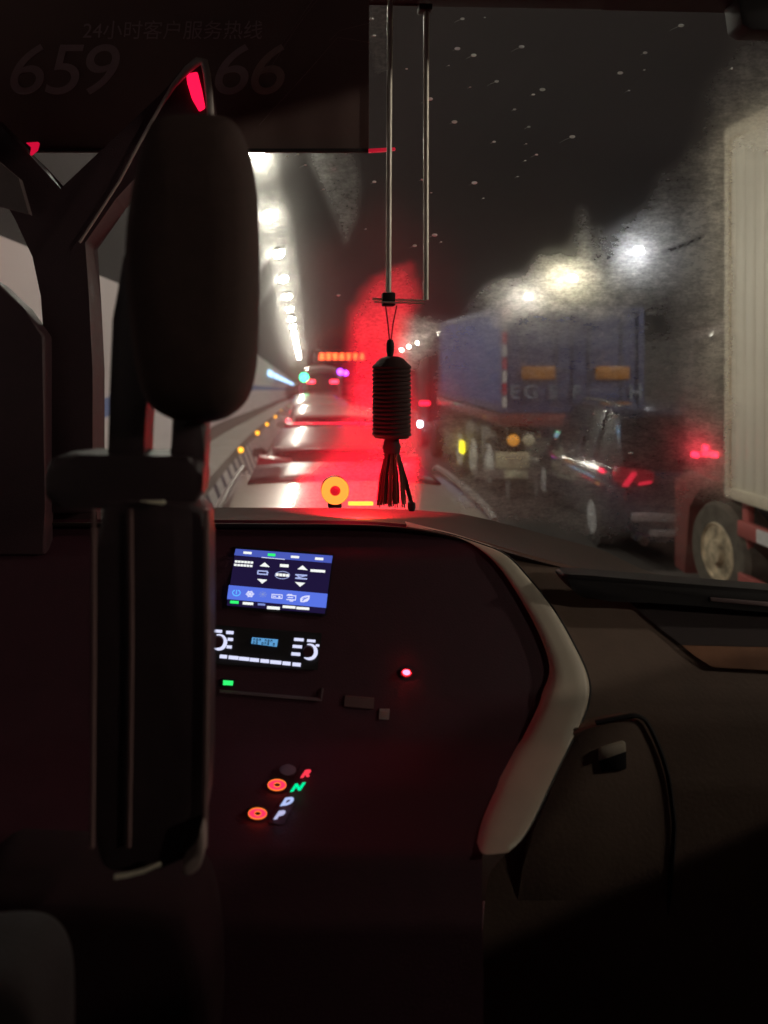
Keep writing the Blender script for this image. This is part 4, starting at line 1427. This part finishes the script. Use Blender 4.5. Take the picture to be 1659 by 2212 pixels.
mb.box(((a.x + b_.x) / 2, 1.66, (a.z + b_.z) / 2), (b_.x - a.x, .012, .008), bevel=.002)
mb.build('light_bar', lamp_mat('beacon_bar', (1, .22, .025), 3.2), bc)
sp = bpy.data.lights.new('beacon_light', 'SPOT')
sp.energy = 36
sp.color = (1, .006, .028)
sp.spot_size = R(132)
sp.spot_blend = .2
sp.shadow_soft_size = .02
so = bpy.data.objects.new('beacon_light', sp)
COL.objects.link(so)
so.location = at(770, 1085, 1.64)
so.rotation_euler = Vector((.02, .30, .10)).to_track_quat('-Z', 'Y').to_euler()
adopt(so, bc)
pl = bpy.data.lights.new('beacon_spill', 'POINT')
pl.energy = .4
pl.color = (1, .01, .05)
pl.shadow_soft_size = .03
po = bpy.data.objects.new('beacon_spill', pl)
COL.objects.link(po)
po.location = at(760, 1030, 1.55)
adopt(po, bc)
bl_ = bpy.data.lights.new('bar_spill', 'POINT')
bl_.energy = .22
bl_.color = (1, .22, .02)
bl_.shadow_soft_size = .01
bo = bpy.data.objects.new('bar_spill', bl_)
COL.objects.link(bo)
bo.location = at(780, 1080, 1.70)
adopt(bo, bc)


# ------------------------------------------------------------------ windscreen with its dirt film
def glassY(X, z):
    return 1.93 - .10 * (z - 2.1) - .10 * (X - .30) ** 2


def on_glass(px, py):
    Y = 1.9
    for _ in range(6):
        p = at(px, py, Y)
        Y = glassY(p.x, p.z)
    return at(px, py, Y)


def inpoly(x, y, poly):
    c = False
    n = len(poly)
    j = n - 1
    for i in range(n):
        xi, yi = poly[i]
        xj, yj = poly[j]
        if (yi > y) != (yj > y) and x < (xj - xi) * (y - yi) / (yj - yi) + xi:
            c = not c
        j = i
    return c


def pdist(x, y, poly):
    d = 1e9
    for i in range(len(poly)):
        x0, y0 = poly[i]
        x1, y1 = poly[(i + 1) % len(poly)]
        dx, dy = x1 - x0, y1 - y0
        t = max(0, min(1, ((x - x0) * dx + (y - y0) * dy) / (dx * dx + dy * dy + 1e-9)))
        q = math.hypot(x - x0 - t * dx, y - y0 - t * dy)
        if q < d: d = q
    return d


def soft(x, y, poly, s):
    bx = [p[0] for p in poly]
    by = [p[1] for p in poly]
    if x < min(bx) - s or x > max(bx) + s or y < min(by) - s or y > max(by) + s:
        return 0.0
    d = pdist(x, y, poly) * (1 if inpoly(x, y, poly) else -1)
    return smooth(-s, s, d)


# smeared patches of road film (outlines in the plane of the glass, as seen from the driver's row)
STAINS = [
    ([(530, 326), (595, 326), (606, 380), (618, 440), (632, 500), (640, 560), (650, 640), (660, 730), (668, 845), (640, 845), (595, 720), (588, 566), (540, 566), (520, 400)], 7, .11),
    ([(665, 326), (765, 326), (775, 400), (770, 470), (748, 520), (725, 470), (700, 400)], 16, .5),
    ([(798, -20), (838, -20), (838, 150), (812, 160), (800, 100)], 6, .7),
    ([(985, 700), (1030, 655), (1100, 605), (1180, 560), (1230, 560), (1250, 560), (1262, 465), (1280, 500), (1285, 560), (1305, 490), (1316, 500), (1300, 580), (1330, 500), (1400, 430), (1470, 370), (1500, 350), (1490, 480), (1470, 560), (1470, 640), (1380, 690), (1240, 690), (1130, 690), (1060, 715)], 30, .62),
    ([(860, 690), (960, 690), (1000, 740), (900, 800), (860, 790)], 26, .6),
    ([(1440, 600), (1500, 330), (1540, 190), (1600, 100), (1700, 90), (1700, 320), (1570, 300), (1565, 1080), (1480, 1060), (1450, 860)], 40, .85),
    ([(950, 700), (1400, 690), (1480, 760), (1480, 1190), (1000, 1100), (940, 900)], 30, .42),
    ([(470, 780), (620, 790), (800, 820), (960, 900), (1000, 1100), (450, 1100)], 30, .1),
]
BEAM_DUST = [  # dust cut to the outline of the red beam and its haze
    ([(764, 660), (790, 612), (850, 590), (890, 582), (896, 640), (880, 700), (872, 760), (890, 880), (760, 890), (757, 800), (760, 730)], 26, .95),
    ([(755, 860), (905, 860), (905, 1020), (690, 1020), (738, 930)], 30, .45),
    ([(705, 1000), (900, 990), (890, 1110), (636, 1110), (652, 1040)], 26, 1.0),
    ([(740, 740), (960, 760), (940, 930), (900, 1060), (650, 1110), (690, 900)], 40, .12),
    ([(600, 560), (820, 420), (960, 520), (1000, 760), (960, 1000), (900, 1100), (560, 1100), (600, 800)], 70, .045),
]
STREAKS = [
    ([(1330, 668), (1390, 645), (1450, 642), (1510, 662), (1570, 690)], 4, .75), ([(1345, 692), (1420, 672), (1490, 690)], 3, .7), ([(1300, 610), (1325, 660), (1360, 700)], 9, .7),
    ([(1310, 640), (1350, 690)], 4, .8), ([(1430, 545), (1470, 530), (1510, 512)], 4, -.9), ([(1400, 742), (1440, 728), (1455, 760), (1440, 800)], 3, .7),
    ([(1235, 715), (1240, 760)], 3, .6), ([(1290, 720), (1330, 712)], 3, .6), ([(1480, 700), (1560, 712)], 3, .6), ([(1490, 725), (1565, 730)], 3, .55),
    ([(1372, 650), (1440, 655), (1500, 690)], 2.5, .7), ([(1420, 780), (1450, 800), (1448, 830)], 3, .5), ([(990, 705), (1085, 668), (1170, 640)], 3, .5),
]


def wob(x, y):
    v = Vector((x * .012, y * .012, 3.1))
    v2 = Vector((x * .05, y * .05, 9.7))
    return (x + 22 * mnoise.noise(v) + 7 * mnoise.noise(v2), y + 22 * mnoise.noise(v + Vector((40, 0, 0))) + 7 * mnoise.noise(v2 + Vector((40, 0, 0))))


def lined(x, y, pl, wd):
    bx = [p[0] for p in pl]
    by = [p[1] for p in pl]
    if x < min(bx) - 5 * wd or x > max(bx) + 5 * wd or y < min(by) - 5 * wd or y > max(by) + 5 * wd:
        return 0.0
    d = 1e9
    for i in range(len(pl) - 1):
        x0, y0 = pl[i]
        dx, dy = pl[i + 1][0] - x0, pl[i + 1][1] - y0
        t = max(0, min(1, ((x - x0) * dx + (y - y0) * dy) / (dx * dx + dy * dy)))
        d = min(d, math.hypot(x - x0 - t * dx, y - y0 - t * dy))
    return math.exp(-(d / wd) ** 2)


ws = thing('windscreen', 'big curved coach windscreen smeared with dirt and glowing red near its base', 'windscreen', (.4, 1.9, 1.7))
NX, NZ = 230, 200
Xa, Xb, Za, Zb = -.78, 1.55, 1.68, 3.42
mb = MB()
rows = []
for j in range(NZ + 1):
    z = Za + (Zb - Za) * j / NZ
    rows.append([(Xa + (Xb - Xa) * i / NX, glassY(Xa + (Xb - Xa) * i / NX, z), z) for i in range(NX + 1)])
mb.grid(rows)
gm = bpy.data.materials.new('dirty_glass')
gm.use_nodes = True
nt = gm.node_tree
nt.nodes.clear()
N = nt.nodes.new
out = N("ShaderNodeOutputMaterial")
tcn = N("ShaderNodeTexCoord")
af = N("ShaderNodeAttribute"); af.attribute_name = 'film'
ad = N("ShaderNodeAttribute"); ad.attribute_name = 'beam_dust'


def noise(scale, detail, stretch):
    mp = N("ShaderNodeMapping")
    mp.inputs["Scale"].default_value = stretch
    nt.links.new(tcn.outputs["Object"], mp.inputs[0])
    nz = N("ShaderNodeTexNoise")
    nz.inputs["Scale"].default_value = scale
    nz.inputs["Detail"].default_value = detail
    nt.links.new(mp.outputs[0], nz.inputs["Vector"])
    return nz.outputs[0]


def math_(op, a, b=None, clamp=False):
    m = N("ShaderNodeMath")
    m.operation = op
    m.use_clamp = clamp
    for i, v in enumerate((a, b)):
        if v is None: continue
        if isinstance(v, (int, float)): m.inputs[i].default_value = v
        else: nt.links.new(v, m.inputs[i])
    return m.outputs[0]


def mrange(v, a, b, c, d):
    m = N("ShaderNodeMapRange")
    for i, q in enumerate((a, b, c, d)): m.inputs[i + 1].default_value = q
    nt.links.new(v, m.inputs[0])
    return m.outputs[0]


n1 = mrange(noise(34, 9, (1, 1, 2.2)), .3, .72, .62, 1.15)      # wiped streaks lying across the glass
n2 = mrange(noise(110, 4, (1, 1, 1.6)), .3, .7, .75, 1.2)
n3 = mrange(noise(7, 5, (1, 1, 1)), .3, .7, .6, 1.25)
film = math_('MULTIPLY', af.outputs["Fac"], math_('MULTIPLY', math_('MULTIPLY', n1, n2), n3))
film = math_('ADD', film, .02)
film = math_('MINIMUM', film, .9)
rf_ = N("ShaderNodeBsdfRefraction")
rf_.distribution = 'GGX'
rf_.inputs["IOR"].default_value = 1.045
rf_.inputs["Roughness"].default_value = .80
rf_.inputs["Color"].default_value = (1, .98, .93, 1)
rf2 = N("ShaderNodeBsdfRefraction")
rf2.inputs["IOR"].default_value = 1.02
rf2.inputs["Roughness"].default_value = .45
mixr = N("ShaderNodeMixShader")
mixr.inputs[0].default_value = .015
nt.links.new(rf_.outputs[0], mixr.inputs[1])
nt.links.new(rf2.outputs[0], mixr.inputs[2])
tp = N("ShaderNodeBsdfTransparent")
tp.inputs[0].default_value = (.93, .93, .92, 1)
m1 = N("ShaderNodeMixShader")
nt.links.new(film, m1.inputs[0])
nt.links.new(tp.outputs[0], m1.inputs[1])
nt.links.new(mixr.outputs[0], m1.inputs[2])
df = N("ShaderNodeBsdfDiffuse")
df.inputs[0].default_value = (.75, .72, .70, 1)
beam_dust_n = math_('MULTIPLY', ad.outputs["Fac"], math_('MULTIPLY', n2, n3))
beam_dust_f = math_('MINIMUM', math_('ADD', math_('MULTIPLY', beam_dust_n, .42), .005), .6)
m2 = N("ShaderNodeMixShader")
nt.links.new(beam_dust_f, m2.inputs[0])
nt.links.new(m1.outputs[0], m2.inputs[1])
nt.links.new(df.outputs[0], m2.inputs[2])
nt.links.new(m2.outputs[0], out.inputs[0])
pane = mb.build('pane', gm, ws)
fa = pane.data.attributes.new('film', 'FLOAT', 'POINT')
du = pane.data.attributes.new('beam_dust', 'FLOAT', 'POINT')
fv, dv = [], []
for v in pane.data.vertices:
    x = CX + F * v.co.x / v.co.y
    y = CY - F * (v.co.z - CZ) / v.co.y
    f = .03
    if -50 < x < 1750 and -60 < y < 1300:
        xw, yw_ = wob(x, y)
        for q, (poly, s, a) in enumerate(STAINS):
            f = max(f, a * (soft(xw, yw_, poly, s) if q > 2 else soft(x * .8 + xw * .2, y, poly, s)))
        xl, yl = x * .75 + xw * .25, y * .75 + yw_ * .25
        for pl_, wd, a in STREAKS:
            k = lined(xl, yl, pl_, wd)
            f = max(f, a * k) if a > 0 else f * (1 + a * k)
        d = 0
        for q, (poly, s, a) in enumerate(BEAM_DUST):
            d = max(d, a * (soft(xw, yw_, poly, s) if (q == 0 and y < 680) or q > 2 else soft(x, y, poly, s)))
    else:
        d = 0
    fv.append(f)
    dv.append(d)
fa.data.foreach_set('value', fv)
du.data.foreach_set('value', dv)
mb = MB()
for x in (Xa, Xb):
    mb.tube([(x, glassY(x, z), z) for z in (Za, 2.2, 2.8, Zb)], .02)
mb.build('rubber_seal', rubber, ws)

# raindrops on the outside of the glass
dm = bpy.data.materials.new('raindrop')
dm.use_nodes = True
nt2 = dm.node_tree
nt2.nodes.clear()
o2 = nt2.nodes.new("ShaderNodeOutputMaterial")
t2 = nt2.nodes.new("ShaderNodeBsdfTranslucent")
t2.inputs[0].default_value = (.9, .9, .88, 1)
r2 = nt2.nodes.new("ShaderNodeBsdfRefraction")
r2.inputs["IOR"].default_value = 1.33
r2.inputs["Roughness"].default_value = .22
x2 = nt2.nodes.new("ShaderNodeMixShader")
x2.inputs[0].default_value = .6
nt2.links.new(t2.outputs[0], x2.inputs[1])
nt2.links.new(r2.outputs[0], x2.inputs[2])
nt2.links.new(x2.outputs[0], o2.inputs[0])
drops = [(1400 + .979 * x, .979 * y) for x, y in ((65, 75), (75, 143), (410, 195), (475, 222), (668, 188), (375, 263), (205, 277), (462, 350), (568, 327), (300, 398), (752, 360), (1065, 293), (1162, 281), (1100, 364), (1165, 212), (1310, 102), (398, 490), (697, 510), (687, 578), (558, 570), (872, 550), (683, 646), (728, 622), (478, 735), (652, 710), (515, 797), (268, 722), (75, 733), (305, 775), (345, 973), (238, 988), (318, 945), (640, 440), (715, 380), (1515, 275), (1345, 952), (520, 70), (430, 75))]
drops += [(900 + x * .38, 560 + y * .38) for x, y in ((610, 145), (718, 124), (795, 235), (985, 487), (1510, 410), (1140, 1585), (1420, 900), (1085, 275), (1215, 118))]
drops += [(2050 + .587 * x, 1550 + .587 * y) for x, y in ((498, 133), (638, 152), (700, 157), (768, 187), (440, 408), (445, 435), (455, 375), (560, 417), (740, 400), (542, 338), (995, 90), (625, 425), (235, 305))]
random.seed(11)
big = {(462, 350), (410, 195), (515, 797), (65, 75), (668, 188), (475, 222)}
for k, (x, y) in enumerate(drops):
    p = on_glass(x / 1.8228, y / 1.8228)
    r = random.choice((.0020, .0026, .0032, .0042, .0055))
    tl = random.uniform(1.5, 6.5)
    mb = MB()
    mb.lathe([(r, 0), (r * .92, .35 * r), (r * .6, .75 * r), (.0002, .9 * r)], p, 'Y', 10)
    for v in mb.bm.verts:
        v.co.x = p.x + (v.co.x - p.x) * 1.35
        v.co.z = p.z + (v.co.z - p.z) * .75
    if y < 1100:
        mb.tube([p + Vector((0, .0008, 0)), p + Vector((-.5 * r * tl, .0008, -.2 * r * tl)), p + Vector((-.9 * r * tl, .0008, -.42 * r * tl))], [.0005, .0003, .0001], 5)
    o = mb.build('raindrop', dm)
    tag(o, 'small clear raindrop clinging to the windscreen', 'raindrop', 'raindrops on the windscreen')
